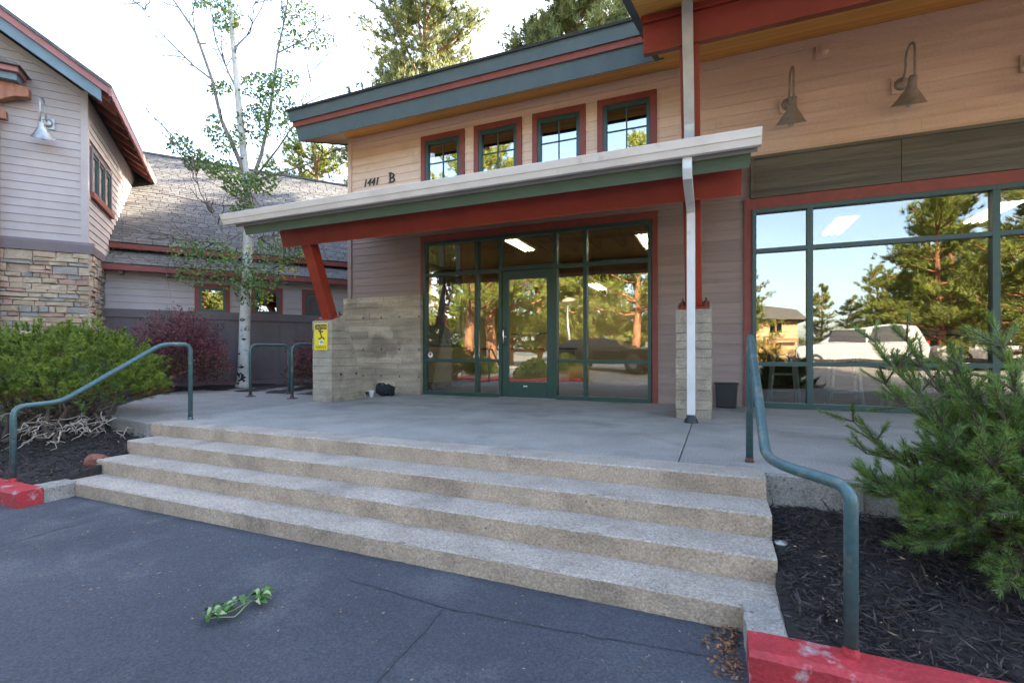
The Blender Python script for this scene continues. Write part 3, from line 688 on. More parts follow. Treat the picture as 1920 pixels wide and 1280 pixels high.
piece('table_top', M['brown'], tb, (2.2, 8.75, 1.04), (3.2, .5, .05))
for x in (.75, 3.6): piece('table_leg', M['black'], tb, (x, 8.75, .51), (.07, .4, 1.02))

# ------------------------------------------------------------------ the neighbouring building (frame s along its front, t towards its back)
NB = thing('neighbour_house', 'pale lap-sided house with stone base, gabled wing and grey shingle roof', 'building', st(-2.5, 12.6, 0))
def bx(name, m, s0, s1, t0, t1, z0, z1, par=NB):
    return piece(name, m, par, st((s0+s1)/2, (t0+t1)/2, (z0+z1)/2), (s1-s0, t1-t0, z1-z0), rot=ROT_ST)
GP = .66; zr = lambda s: 5.71-(s+2.066)*GP                      # upper face of the gable wing's roof
SR = -6.0                                                       # ridge line of the wing
# wing walls
MB().prism([(-9.4, -.1), (-2.57, -.1), (-2.57, zr(-2.57)-.3), (SR, zr(SR)-.3), (-9.4, zr(SR)-.3-(9.4+SR)*GP)], 12.16, 18.6, 'y', st).build('wall', M['cream'], NB)
def front_board(s0, s1b, s1t, z0, z1, t, m=M['cream']):
    b = MB(); y0, y1 = t-.02, t-.006
    vs = [st(s0, y0, z0), st(s1b, y0, z0), st(s1b, t, z0), st(s0, t, z0), st(s0, y1, z1), st(s1t, y1, z1), st(s1t, t, z1), st(s0, t, z1)]
    return b.add(vs, [(0,3,2,1),(4,5,6,7),(0,1,5,4),(1,2,6,5),(2,3,7,6),(3,0,4,7)]).build('siding_board', m, NB)
k = 0
while True:
    z0 = 2.86+k*EXPO; z1 = z0+EXPO; k += 1
    lim = lambda z: min(-2.645, -2.066-(z+.34-5.71)/GP)
    if lim(z1) < -5.6 or k > 40: break
    front_board(-6, lim(z0), lim(z1), z0, z1-.001, 12.158)
    if z0 < 5.4:                                                 # return wall, cut by the roofs and the window
        tj = (14.2 if z1 < 3.34 else 14.017+(z0-3.344)/.7475)+.06
        if z1 < 3.13: tj = 12.8+(z1-2.61)/.372+.1
        segs = [(12.23, tj)]
        if z1 > 3.93 and z0 < 4.83: segs = [(14.10, tj)]
        for a, c in segs:
            if c-a > .03: piece('siding_board', M['cream'], NB, st(-2.564+.011, (a+c)/2, z0+EXPO/2), (c-a, .02, EXPO-.001), rot=ROT_ST @ Matrix.Rotation(R(90), 3, 'Z') , lap=True)
bx('corner_board', M['cream'], -2.645, -2.535, 12.13, 12.16, 2.86, 5.78); bx('corner_board', M['cream'], -2.558, -2.534, 12.161, 12.235, 2.86, 5.68)
MB().prism([(-2.535, zr(-2.535)-.42), (-2.535, zr(-2.535)-.3), (-6, zr(-6)-.3), (-6, zr(-6)-.42)], 12.125, 12.159, 'y', st).build('rake_trim', M['cream'], NB)
bx('frieze_board', M['cream'], -2.565, -2.54, 12.24, 17.2, 5.42, 5.6)
# belt and stonework
b = MB(); b.prism([(12.0, 2.64), (12.16, 2.64), (12.16, 2.86), (12.06, 2.86), (12.0, 2.80)], -6, -2.44, 'x', lambda s, t, z: st(s, t, z))
b.prism([(-2.44, 2.64), (-2.57, 2.64), (-2.57, 2.86), (-2.50, 2.86), (-2.44, 2.80)], 12.16, 13.0, 'y', st); b.build('belt_course', M['mauve'], NB)
def ashlar(x0, x1, z0, z1, out):
    w, h = x1-x0, z1-z0; wm = random.uniform(.2, .5); hm = random.uniform(.09, .25)
    if h > hm and (h > .24 or random.random() < .75) and h > .13:
        c = z0+h*random.uniform(.3, .7); ashlar(x0, x1, z0, c, out); ashlar(x0, x1, c, z1, out)
    elif w > max(wm, h*1.2):
        c = x0+w*random.uniform(.3, .7); ashlar(x0, c, z0, z1, out); ashlar(c, x1, z0, z1, out)
    else: out.append((x0, x1, z0, z1))
def stone(par, q, T, m):
    x0, x1, z0, z1 = q; g = .006; b = MB(); d = random.uniform(.02, .06); j = lambda a: random.uniform(-a, a)
    vs = [T(x, 0, z) for x, z in ((x0, z0), (x1, z0), (x1, z1), (x0, z1))]
    c = [(x0+g+j(.006), z0+g+j(.006)), (x1-g+j(.006), z0+g+j(.006)), (x1-g+j(.006), z1-g+j(.006)), (x0+g+j(.006), z1-g+j(.006))]
    vs += [T(x, d*.75+j(.008), z) for x, z in c]
    i = .25; xm, zm = (x0+x1)/2, (z0+z1)/2
    vs += [T(x+(xm-x)*i+j(.01), d+j(.012), z+(zm-z)*i+j(.01)) for x, z in c]
    fs = [(8, 9, 10, 11)] + [(a, (a+1) % 4, 4+(a+1) % 4, 4+a) for a in range(4)] + [(4+a, 4+(a+1) % 4, 8+(a+1) % 4, 8+a) for a in range(4)]
    b.add(vs, fs); return b.build('stone', m, par)
core = MB(); core.box(-6, -2.50, 12.06, 12.16, -.1, 2.64, st); core.box(-2.57, -2.50, 12.16, 13.14, -.1, 2.64, st)
sw_ = core.build('stone_wall', M['shgap'], NB)
for band in np.arange(.2, 2.6, .61):
    out = []; ashlar(-4.5, -2.49, band, min(band+.61, 2.64), out)
    for q in out: stone(sw_, q, lambda x, d, z: st(x, 12.06-d, z), random.choices(STONES, (4, 2, 2, 4))[0])
    out = []; ashlar(12.02, 13.14, band, min(band+.61, 2.64), out)
    for q in out: stone(sw_, q, lambda x, d, z: st(-2.50+d, x, z), random.choices(STONES, (4, 2, 2, 4))[0])
# three narrow windows in the return wall
wq = MB(); S0, S1 = -2.575, -2.515
for q in ((12.36, 12.44, 3.92, 4.83), (12.88, 12.96, 3.92, 4.83), (13.42, 13.50, 3.92, 4.83), (13.99, 14.07, 3.92, 4.83)): wq.box(S0, S1, q[0], q[1], q[2], q[3], st)
wq.box(S0, S1, 12.44, 13.99, 4.73, 4.83, st); win = wq.build('window', M['mauve'], NB)
wq = MB(); wq.box(S0, S1+.04, 12.33, 14.1, 3.80, 3.92, st); wq.build('sill', M['red'], win)
for a, c in ((12.44, 12.88), (12.96, 13.42), (13.5, 13.99)):
    f = MB()
    for q in ((a, a+.05, 3.92, 4.73), (c-.05, c, 3.92, 4.73), (a+.05, c-.05, 4.67, 4.73), (a+.05, c-.05, 3.92, 3.98)): f.box(S0, S1-.02, q[0], q[1], q[2], q[3], st)
    f.build('frame', M['dgreen'], win); bx('pane', GLASS2, -2.556, -2.55, a+.05, c-.05, 3.98, 4.67, win)
# wing roof with rafters, eave and rake bands
def slope_box(name, m, s0, s1, t0, t1, d0, d1, par):          # slab under the roof plane between depths d0 and d1
    return MB().prism([(s0, zr(s0)-d1), (s1, zr(s1)-d1), (s1, zr(s1)-d0), (s0, zr(s0)-d0)], t0, t1, 'y', st).build(name, m, par)
wr = slope_box('wing_roof', M['shingle'], SR, -2.06, 11.46, 17.8, -.01, .05, NB)
MB().prism([(SR, zr(SR)-.05), (SR, zr(SR)+.01), (-9.9, zr(SR)+.01-(9.9+SR)*GP), (-9.9, zr(SR)-.05-(9.9+SR)*GP)], 11.46, 17.8, 'y', st).build('wing_roof', M['shingle'], NB)
slope_box('rake_band', M['rosefas'], SR, -2.075, 11.49, 11.53, .052, .185, wr)
slope_box('rake_board', M['bluefas'], SR, -2.22, 11.535, 11.60, .188, .40, wr)
for k in range(5): slope_box('soffit_board', M['redtimber'], SR, -2.1, 11.61+.11*k, 11.715+.11*k, .06, .08, wr)
for k in range(4): slope_box('soffit_board', M['redtimber'], -2.56+.115*k, -2.45+.115*k, 12.17, 17.6, .06, .08, wr)
for k in range(9): slope_box('rafter_tail', M['redtimber'], -2.56, -2.12-.01*(k % 2), 11.70+.62*k, 11.79+.62*k, .082, .25, wr)
MB().box(-2.10, -2.06, 11.47, 17.7, zr(-2.07)-.2, zr(-2.07)-.015, st).build('eave_board', M['rosefas'], wr)
# timber porch corner at the far left
PO = thing('timber_porch', 'brown timber porch corner with curved corbel and small roof against pale siding', 'porch', st(-3.8, 11.9, 0))
bx('post', M['timber'], -3.86, -3.71, 11.86, 12.0, 0, 5.1, PO)
MB().prism([(-4.8, 5.22), (-3.75, 5.22), (-3.66, 5.23), (-3.58, 5.28), (-3.48, 5.33), (-3.30, 5.36), (-3.30, 5.52), (-3.5, 5.56), (-4.8, 5.56)], 11.86, 12.02, 'y', st).build('corbel', M['timber'], PO, bevel=.01)
MB().prism([(-4.4, 5.24), (-4.1, 5.24), (-3.60, 5.05), (-3.60, 4.90), (-3.72, 4.90)], 11.88, 12.0, 'y', st).build('brace', M['timber'], PO, bevel=.01)
bx('porch_panel', M['bluefas'], -4.8, -3.42, 11.74, 12.0, 5.565, 5.68, PO); bx('porch_fascia', M['rosefas'], -4.8, -3.38, 11.66, 12.05, 5.685, 5.77, PO)
MB().prism([(-5, 5.78), (-3.33, 5.78), (-3.4, 5.83), (-5, 6.02)], 11.6, 12.14, 'y', st).build('porch_roof', M['shingle'], PO)
wall_lamp('galvanised gooseneck lamp on the pale gable wall of the neighbouring house', st(-3.11, 12.14, 5.03), tuple(-VV), M['zinc'])
# rear wing
WR = [(-.88, -.186, 1.70, 2.34), (.243, .937, 1.70, 2.34), (1.373, 2.066, 1.70, 2.34)]
MB().box(-2.56, 3.7, 13.16, 18, -.1, 2.62, st).build('wall', M['cream'], NB)
for k in range(6):
    z0 = 1.70+k*EXPO; z1 = min(z0+EXPO, 2.53)
    for xa, xb, za, zb in rects(-2.49, 3.7, z0, z1, WR):
        if zb-za > .02: piece('siding_board', M['cream'], NB, st((xa+xb)/2, 13.159, (za+zb)/2), (xb-xa, .02, zb-za-.001), rot=ROT_ST, lap=True)
bx('dado_panel', M['mauve'], -2.5, 3.7, 13.11, 13.158, .14, 1.52)
bx('dado_cap', M['mauve'], -2.5, 3.7, 13.075, 13.158, 1.522, 1.698); bx('plinth', M['mauve'], -2.5, 3.7, 13.10, 13.158, -.1, .138)
bx('dado_rail', M['mauve'], -2.5, 3.7, 13.09, 13.109, .14, .22)
for k in range(16): bx('batten', M['mauve'], -2.31+.391*k, -2.27+.391*k, 13.09, 13.1095, .222, 1.52)
for i, (a, c, z0, z1) in enumerate(WR):
    q_ = MB()
    for q in ((a, a+.085, z0, z1), (c-.085, c, z0, z1), (a+.085, c-.085, z1-.085, z1)): q_.box(q[0], q[1], 13.125, 13.17, q[2], q[3], st)
    w = q_.build('window', M['red'], NB); f = MB()
    for q in ((a+.085, a+.14, z0, z1-.085), (c-.14, c-.085, z0, z1-.085), (a+.14, c-.14, z1-.14, z1-.085), (a+.14, c-.14, z0, z0+.06)): f.box(q[0], q[1], 13.13, 13.165, q[2], q[3], st)
    f.build('frame', M['dgreen'], w); bx('pane', GLASS2, a+.14, c-.14, 13.148, 13.153, z0+.06, z1-.14, w)
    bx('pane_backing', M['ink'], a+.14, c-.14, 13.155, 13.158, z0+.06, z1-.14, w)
    if i: bx('muntin', M['dgreen'], (a+c)/2-.008, (a+c)/2+.008, 13.140, 13.147, z0+.06, z1-.14, w); bx('muntin', M['dgreen'], a+.14, c-.14, 13.141, 13.1465, (z0+z1)/2-.02, (z0+z1)/2-.005, w)
LO = lambda t: 2.61+(t-12.8)*.372; UP = lambda t: 3.344+(t-14.017)*.7475
lr = MB().prism([(12.82, LO(12.82)-.07), (14.3, LO(14.3)-.07), (14.3, LO(14.3)), (12.82, LO(12.82))], -2.5, 3.9, 'x', st).build('lower_roof', M['shgap'], NB)
bx('eave_board', M['red'], -2.6, 3.9, 12.78, 12.818, 2.485, 2.60, lr)
for k in range(8): bx('rafter_tail', M['mauve'], -2.2+.8*k, -2.13+.8*k, 12.86, 13.1, 2.42, 2.53, lr)
MB().box(-2.56, 3.8, 14.2, 14.3, 3.0, 3.4, st).build('upper_wall', M['tan'], NB)
ur = MB().prism([(13.9, UP(13.9)-.06), (18.95, UP(18.95)-.06), (24, UP(18.95)-3.8), (24, UP(18.95)-3.74), (18.95, UP(18.95)), (13.9, UP(13.9))], -6.5, 3.9, 'x', st).build('upper_roof', M['shgap'], NB)
bx('eave_board', M['red'], -2.55, 3.9, 13.86, 13.898, UP(13.88)-.12, UP(13.88)-.012, ur)
bx('ridge_cap', M['shingle'], -6.5, 3.9, 18.86, 19.04, UP(18.95)-.02, UP(18.95)+.035, ur)
piece('vent_box', M['white'], NB, st(.55, 15.6, UP(15.6)+.08), (.42, .3, .35), rot=ROT_ST)
def shingles(par, fz, pitch, t0, t1, sfun, nrows_obj, expo=.135):
    ang = math.atan(pitch); ca = math.cos(ang); Rm = ROT_ST @ Matrix.Rotation(ang, 3, 'X'); rest = MB(); r = 0; t = t0
    while t < t1:
        s = sfun(t)-random.uniform(0, .3); L = expo*1.25
        while s < 3.88:
            w = random.choice((.2, .26, .3, .34)); tc = t+L*ca/2; lift = .010+random.uniform(0, .006)
            a0, a1 = max(s, sfun(t)), min(s+w, 3.9)
            if a1-a0 > .04:
                c = Vector(st((a0+a1)/2, tc, fz(tc)))+Vector((0, 0, lift))
                Rt = Rm @ Matrix.Rotation(-.035, 3, 'X')
                if r < nrows_obj: piece('shingle', M['shingle'], par, c, (a1-a0-.018, L, .02), rot=Rt)
                else:
                    hx, hy = (a1-a0-.018)/2, L/2
                    rest.add([c+Rt @ Vector((x*hx, y*hy, z*.010)) for z in (-1, 1) for x, y in ((-1, -1), (1, -1), (1, 1), (-1, 1))], [(4,5,6,7),(0,1,5,4),(1,2,6,5),(3,0,4,7)])
            s += w
        t += expo*ca; r += 1
    o = rest.build('shingles', M['shingle'], par); o['kind'] = 'stuff'
shingles(ur, UP, .7475, 13.885, 18.85, lambda t: -2.56 if t < 17.1 else -4.5, 8)
shingles(lr, LO, .372, 12.79, 14.12, lambda t: -2.5, 4)

# ------------------------------------------------------------------ handrails, racks, small things
def smooth_path(pts, n=5, rc=.13):                     # round the corners of a polyline
    pts = [Vector(p) for p in pts]; out = [pts[0]]
    for i in range(1, len(pts)-1):
        a, p, c = pts[i-1], pts[i], pts[i+1]; r = min(rc, (p-a).length*.45, (c-p).length*.45)
        A = p+(a-p).normalized()*r; C_ = p+(c-p).normalized()*r
        for k in range(n+1):
            t = k/n; out.append(A*(1-t)**2+p*2*t*(1-t)+C_*t*t)
    return out+[pts[-1]]
def handrail(label, pts, feet, rc=.13):
    t = thing('handrail', label, 'handrail', pts[0])
    MB().tube(smooth_path(pts, 5, rc), .0235, 14).build('rail', M['pipe'], t)
    for p, m in feet: MB().lathe([(.027, -.01), (.03, .012), (.0255, .02), (.0255, .035)], p, 14).build('foot_collar', M[m], t)
handrail('worn green pipe handrail at the right end of the steps', [(.206, 3.74, -.02), (.206, 3.74, .875), (.207, 3.58, .84), (.205, 2.50, .285), (.27, 2.36, .272), (.43, 2.19, .262), (.456, 2.14, .23), (.456, 2.14, -.37)], [((.206, 3.74, 0), 'rust'), ((.456, 2.14, -.36), 'redkerb')])
handrail('green pipe handrail in front of the bright mugo pine, left of the steps', [(-5.53, 3.644, -.02), (-5.53, 3.644, .855), (-5.575, 3.36, .85), (-5.66, 2.52, .30), (-5.665, 2.19, .285), (-5.665, 2.185, -.38)], [((-5.53, 3.644, 0), 'pipe'), ((-5.665, 2.185, -.365), 'redkerb')], .085)
for i, (x, y, l) in enumerate(((-7.47, 5.96, 'green hoop bicycle rack beside the white aspen trunk'), (-6.49, 5.96, 'green hoop bicycle rack partly behind the concrete pier with the caution sign'))):
    t = thing('bike_rack', l, 'bike rack', (x, y, 0), 'hoop bicycle racks'); e = (x+.17, y+.67)
    pts = [(x, y, 0), (x, y, .9), (*e, .9), (*e, 0)]
    MB().tube(smooth_path(pts, 6), .024, 12).build('hoop', M['pipe'], t)
    for p in ((x, y), e): MB().lathe([(.085, 0), (.085, .008), (.04, .012), (.03, .03), (.026, .05)], (*p, 0), 14).build('flange', M['rust'], t)
bn = thing('waste_bin', 'small black plastic waste bin against the brown siding', 'bin', (.1, 7.3, 0))
def taper_box(cx, cy, w0, d0, w1, d1, z0, z1): 
    vs = [(cx+sx*w/2, cy+sy*d/2, z) for w, d, z in ((w0, d0, z0), (w1, d1, z1)) for sx, sy in ((-1, -1), (1, -1), (1, 1), (-1, 1))]
    return MB().add(vs, [(0,3,2,1),(4,5,6,7),(0,1,5,4),(1,2,6,5),(2,3,7,6),(3,0,4,7)])
taper_box(.115, 7.33, .25, .19, .285, .22, 0, .33).build('bin_body', M['black'], bn, bevel=.015)
taper_box(.115, 7.33, .31, .24, .315, .245, .325, .345).build('rim', M['black'], bn, bevel=.006)
bg_ = thing('backpack', 'black bag lying at the foot of the board-formed concrete wall', 'bag', (-5.45, 7.0, 0))
bm_ = bmesh.new(); bmesh.ops.create_icosphere(bm_, subdivisions=3, radius=1)
for v in bm_.verts:
    c = v.co; c.x = math.copysign(abs(c.x)**.6, c.x)*.165; c.y = math.copysign(abs(c.y)**.7, c.y)*.125; c.z = math.copysign(abs(c.z)**.6, c.z)*.10
    c.z += .1 + .012*math.sin(c.x*30+c.y*20) + (.03 if c.x < -.1 else 0)*max(0, c.z*8); c.x += .01*math.sin(c.z*60)
vsb = [tuple(v.co+Vector((-5.42, 7.02, 0))) for v in bm_.verts]; fsb = [tuple(v.index for v in f.verts) for f in bm_.faces]; bm_.free()
MB().add(vsb, fsb, True).build('bag_body', M['cloth'], bg_)
MB().tube([(-5.54, 6.96, .16), (-5.5, 6.94, .215), (-5.40, 6.94, .22), (-5.31, 6.95, .17), (-5.25, 6.92, .06), (-5.2, 6.9, .012)], .012, 6).build('strap', M['cloth'], bg_)
piece('zip_patch', M['white'], bg_, (-5.41, 6.97, .203), (.11, .03, .012))
cp = thing('paper_cup', 'pale paper cup standing between the pier and the black bag', 'cup', (-5.40, 6.52, 0))
MB().lathe([(0, .002), (.03, 0), (.042, .115), (.044, .12), (.040, .118), (.029, .006)], (-5.40, 6.62, 0), 18).build('cup_body', M['white'], cp)
sg = thing('caution_sign', 'yellow caution slippery surface sign fixed on the left concrete pier', 'sign', (-5.64, 5.74, .9))
X0, X1, Z0, Z1 = -5.78, -5.515, .80, 1.215; yS = 5.737
piece('plate', M['yellow'], sg, ((X0+X1)/2, yS, (Z0+Z1)/2), (X1-X0, .006, Z1-Z0))
piece('header', M['ink'], sg, ((X0+X1)/2, yS-.0035, 1.158), (.235, .002, .075))
text('word', 'CAUTION', .066, ((X0+X1)/2, yS-.0047, 1.135), M['yellow'], sg, .0004, sx=.86, align='CENTER')
text('word', 'SURFACE', .062, ((X0+X1)/2, yS-.0035, .825), M['ink'], sg, .0004, sx=.86, align='CENTER')
piece('sticker', M['white'], sg, (-5.64, yS-.004, .922), (.09, .002, .07)); piece('sticker_print', M['zinc'], sg, (-5.636, yS-.0055, .925), (.055, .001, .04))
fg = MB()                                                        # falling figure pictogram
for pts in (((-5.66, 1.085), (-5.645, 1.04), (-5.63, 1.0)), ((-5.655, 1.07), (-5.69, 1.115)), ((-5.655, 1.07), (-5.60, 1.095)), ((-5.63, 1.0), (-5.66, .975)), ((-5.63, 1.0), (-5.595, .99), (-5.575, .965)), ((-5.69, .985), (-5.665, .965))):
    fg.tube([(x, yS-.004, z) for x, z in pts], .0085, 6)
fg.lathe([(0, .003), (.014, .003), (.015, 0)], (-5.652, yS-.003, 1.105), 12, (0, -1, 0)); fg.build('pictogram', M['ink'], sg)
rk = thing('rock', 'reddish rock lodged at the left end of the steps', 'rock', (-5.52, 2.78, -.3))
bm_ = bmesh.new(); bmesh.ops.create_icosphere(bm_, subdivisions=2, radius=.1)
MB().add([tuple(Vector((v.co.x*1.1, v.co.y, v.co.z*.85))*(1+random.uniform(-.14, .14))+Vector((-5.535, 2.735, -.30))) for v in bm_.verts], [tuple(v.index for v in f.verts) for f in bm_.faces]).build('rock_body', M['redrock'], rk); bm_.free()
sp = thing('sprinkler_head', 'small grey sprinkler cap beside the right end of the steps', 'sprinkler', (.31, 2.96, -.26))
MB().lathe([(0, .075), (.012, .075), (.014, .068), (.03, .07), (.034, .06), (.026, .055), (.024, -.03)], (.312, 2.93, -.315), 14).build('cap', M['zinc'], sp)
# fallen sprig on the asphalt: stems and separate leaves
spg = thing('fallen_sprig', 'freshly fallen leafy green sprig lying on the dark asphalt', 'sprig', (-2.14, 1.63, -.5))
a0 = Vector((-2.19, 1.49, -.488)); a1 = Vector((-2.105, 1.75, -.478)); dv = a1-a0; sdv = Vector((-dv.y, dv.x, 0)).normalized()
for off, bend in ((.03, .05), (-.03, -.06), (.0, .09)):
    MB().tube([a0+dv*t+sdv*(off*math.sin(t*6.5+bend*20)+bend*t*(1-t)*2)+Vector((0, 0, .014*abs(math.sin(t*7)))) for t in np.linspace(.08+abs(bend), .9, 16)], .0024, 5).build('stem', M['leafpale'], spg)
def leaf_mesh(name, L, Wd, curl, m):
    b = MB(); n = 7; vs = []
    for i in range(n):
        t = i/(n-1); w = Wd*math.sin(math.pi*min(1, t*.93+.05))**.8*(1-.15*t); z = curl*L*math.sin(t*math.pi*.9)
        for k in (-1, 0, 1): vs.append((t*L, k*w/2, z+abs(k)*w*.28))
    b.add(vs, [(3*i+k, 3*i+k+1, 3*i+4+k, 3*i+3+k) for i in range(n-1) for k in (0, 1)], True); return b.mesh(name, m)
LM = [leaf_mesh('leaf', .058, .026, .3, M['leaf']), leaf_mesh('leaf', .05, .022, .5, M['leafpale']), leaf_mesh('leaf', .064, .028, .2, M['leaf'])]
for k in range(46):
    t = random.uniform(.03, .95) if k > 13 else random.uniform(.74, 1.02)
    p = a0+dv*t+sdv*random.gauss(0, .028)+Vector((0, 0, random.uniform(.004, .03)))
    o = bpy.data.objects.new('leaf', random.choices(LM, (4, 3, 3))[0]); link(o, spg, p)
    M4 = Matrix.Rotation(math.atan2(dv.y, dv.x)+random.uniform(-1.9, 1.9), 4, 'Z') @ Matrix.Rotation(random.uniform(-.3, .2), 4, 'Y') @ Matrix.Rotation(random.gauss(0, .45), 4, 'X')
    M4.translation = p-wl(spg); o.matrix_local = M4

# ------------------------------------------------------------------ plants
def rot_basis(D):
    D = unitv(D); a = np.where(np.abs(D[:, 2:3]) < .9, [[0, 0, 1.]], [[1., 0, 0]]); X = unitv(np.cross(D, a)); return D, X, np.cross(D, X)
def shoots(P, D, L, nn, nl, nw, spread=.75):        # bottle-brush shoots: needles all along a short stem
    n = len(P); D, X, Y = rot_basis(D); t = RNG.random((n, nn))**.8; a = RNG.random((n, nn))*2*np.pi
    base = P[:, None]+D[:, None]*(t*np.broadcast_to(L, (n,))[:, None])[..., None]
    rad = X[:, None]*np.cos(a)[..., None]+Y[:, None]*np.sin(a)[..., None]
    sp = spread*(1.15-.75*t)[..., None]
    dr = D[:, None]*1.0+rad*sp+RNG.normal(0, .10, (n, nn, 3))
    ln = nl*RNG.uniform(.7, 1.15, (n*nn))
    return needles(base.reshape(-1, 3), dr.reshape(-1, 3), ln, nw)
def limb_tubes(paths, n=6):
    b = MB()
    for p, r in paths: b.tube(p, r, n, caps=False)
    return b
def wander(a, c, k, amp):                            # crooked path between two points
    a, c = Vector(a), Vector(c); o = []
    for i in range(k+1):
        t = i/k; w = math.sin(math.pi*t)**.5 if 0 < t < 1 else 0
        o.append(a.lerp(c, t)+Vector((random.gauss(0, amp), random.gauss(0, amp), random.gauss(0, amp)))*w)
    return o
# bright mugo pine on the left: a mound of upright shoots over crooked bare limbs
def mugo_left():
    c = Vector((-7.42, 3.30, -.12)); t = thing('mugo_pine', 'wide bright green mugo pine mound with bare tangled lower limbs', 'shrub', c)
    n = 1700; th = RNG.random(n)*2*np.pi; cz = RNG.uniform(-.12, 1, n); sr = np.sqrt(1-cz**2)
    N = np.column_stack([sr*np.cos(th), sr*np.sin(th), cz])
    lump = 1+.10*np.sin(3*th+1)+.09*np.sin(7*th+cz*6)+.07*np.sin(13*th-cz*11)
    rad = np.array([1.25, .95, .66]); P = N*rad*lump[:, None]*RNG.uniform(.80, 1.0, n)[:, None]+np.array([c.x, c.y, .36])
    D = N*.95+np.array([0, 0, .6])+RNG.normal(0, .18, (n, 3))
    V, F = shoots(P, D, RNG.uniform(.06, .10, n), 80, .044, .0075, 1.9)
    soup('foliage', V, F, M['needle'], t)
    top = cz > .55; k = top.sum()//5; k = k//2; idx = RNG.choice(np.where(top)[0], k)
    V, F = shoots(P[idx]+[0, 0, .05], D[idx]*[.3, .3, 1], RNG.uniform(.10, .17, k), 80, .034, .005, 1.3); soup('candles', V, F, M['needle'], t)
    lo = np.where(cz < .12)[0]; V, F = shoots(P[lo]*[1, 1, 1]-[0, 0, .05], D[lo]*[1, 1, .2], .1, 40, .045, .004, .9); soup('dry_needles', V, F, M['needle_old'], t)
    # inner fill of older needles so that the mound is not hollow
    m = 700; Q = RNG.normal(size=(m, 3)); Q = unitv(Q)*RNG.random((m, 1))**.4; Q = Q*rad*.78+np.array([c.x, c.y, .38]); Q = Q[Q[:, 2] > .12]
    V, F = shoots(Q, RNG.normal(size=Q.shape), .14, 34, .06, .007, 1.); soup('inner_foliage', V, F, M['needle2'], t)
    P_ = []
    for k in range(46):
        a = random.uniform(0, 6.28); r = random.uniform(.25, 1.0)
        e = c+Vector((math.cos(a)*1.15*r, math.sin(a)*.8*r, random.uniform(.3, .7)))
        s = c+Vector((random.gauss(.1, .35), random.gauss(0, .25), -.12))
        P_.append((wander(s, e, 7, .05), [.03*(1-.75*i/7)*random.uniform(.7, 1.2) for i in range(8)]))
    limb_tubes(P_).build('limbs', M['twig'], t)
    P_ = []
    for k in range(22):                             # bleached dead twigs hanging out over the bed
        s = Vector((random.uniform(-7.3, -5.95), random.uniform(2.75, 3.35), random.uniform(-.14, .12))); d = Vector((random.uniform(-.2, .55), random.uniform(-.5, -.05), random.uniform(-.22, .05)))
        e = s+d*random.uniform(.5, 1.0); e.z = max(e.z, zL(e.x, e.y)+.015); p = wander(s, e, 6, .022); P_.append((p, [.008, .0075, .007, .006, .005, .004, .003]))
        for j in range(3):
            q = p[random.randint(2, 5)]; e2 = q+Vector((random.uniform(-.12, .2), random.uniform(-.16, .05), random.uniform(-.11, .04))); e2.z = max(e2.z, zL(e2.x, e2.y)+.01)
            P_.append((wander(q, e2, 4, .012), [.006, .005, .004, .003, .002]))
    limb_tubes(P_, 5).build('dead_twigs', M['deadtwig'], t)
mugo_left()
def mugo_right():
    c = Vector((1.40, 2.96, -.24)); t = thing('mugo_pine', 'dark green long-needled mugo pine in the bed by the right handrail', 'shrub', c)
    P_ = []; SP = []; SD = []
    tips = []
    for k in range(64):
        a = random.uniform(0, 6.28); el = random.uniform(-.05, 1.35); r = random.uniform(.5, .78)
        tips.append(c+Vector((math.cos(a)*math.cos(el)*r*.92, math.sin(a)*math.cos(el)*r*.72, .10+math.sin(el)*r*1.12)))
    for (px, py, d) in ((1600, 790, 2.75), (1625, 850, 2.7), (1640, 640, 2.7), (1700, 640, 2.6), (1690, 930, 2.35), (1720, 960, 2.2), (1760, 985, 2.1), (1880, 1085, 1.95), (1800, 700, 2.3), (1880, 650, 2.2), (1850, 850, 2.0), (1800, 930, 2.05), (1905, 960, 1.9), (1660, 720, 2.7), (1640, 900, 2.5), (1740, 760, 2.4), (1780, 840, 2.2)):
        tips.append(at(px, py, d))
    for e in tips:
        s = c+Vector((random.gauss(0, .08), random.gauss(0, .06), random.uniform(-.05, .25)))
        p = wander(s, e, 7, .02); P_.append((p, [.017*(1-.8*i/7) for i in range(8)]))
        d = (p[-1]-p[-3]).normalized(); d = (d+Vector((0, 0, .35))).normalized()
        L = (e-s).length
        for j in range(20):
            i = random.choice((3, 4, 5, 5, 6, 6, 7)); q = p[i]
            dd = (d*.8+Vector((random.gauss(0, .55), random.gauss(0, .55), random.gauss(.15, .4)))).normalized()
            l = random.uniform(.08, .16); SP.append(q+dd*random.uniform(0, .05)); SD.append((dd, l)); P_.append(([q, q+dd*l*.6, q+dd*l], [.0055, .0045, .003]))
        for f in (0, .35, .7): SP.append(p[5].lerp(p[7], f)); SD.append((d, .13))
    P = np.array([tuple(p) for p in SP]); D = np.array([tuple(d) for d, _ in SD]); L = np.array([l for _, l in SD])
    V, F = shoots(P, D, L*.8, 90, .04, .0034, 1.15); soup('foliage', V, F, M['needle2'], t)
    k = RNG.choice(len(P), len(P)//3); V, F = shoots(P[k]+D[k]*L[k][:, None]*.5, D[k], L[k]*.55, 60, .045, .0021, .8); soup('new_growth', V, F, M['needle'], t)
    limb_tubes(P_, 5).build('limbs', M['twig'], t)
    b = MB()
    for p, (d, l) in list(zip(SP, SD))[::5]: b.lathe([(0, .012), (.0025, .008), (.003, 0)], p+d*l*.8, 5, tuple(d))
    b.build('buds', M['twig'], t)['kind'] = 'stuff'
mugo_right()
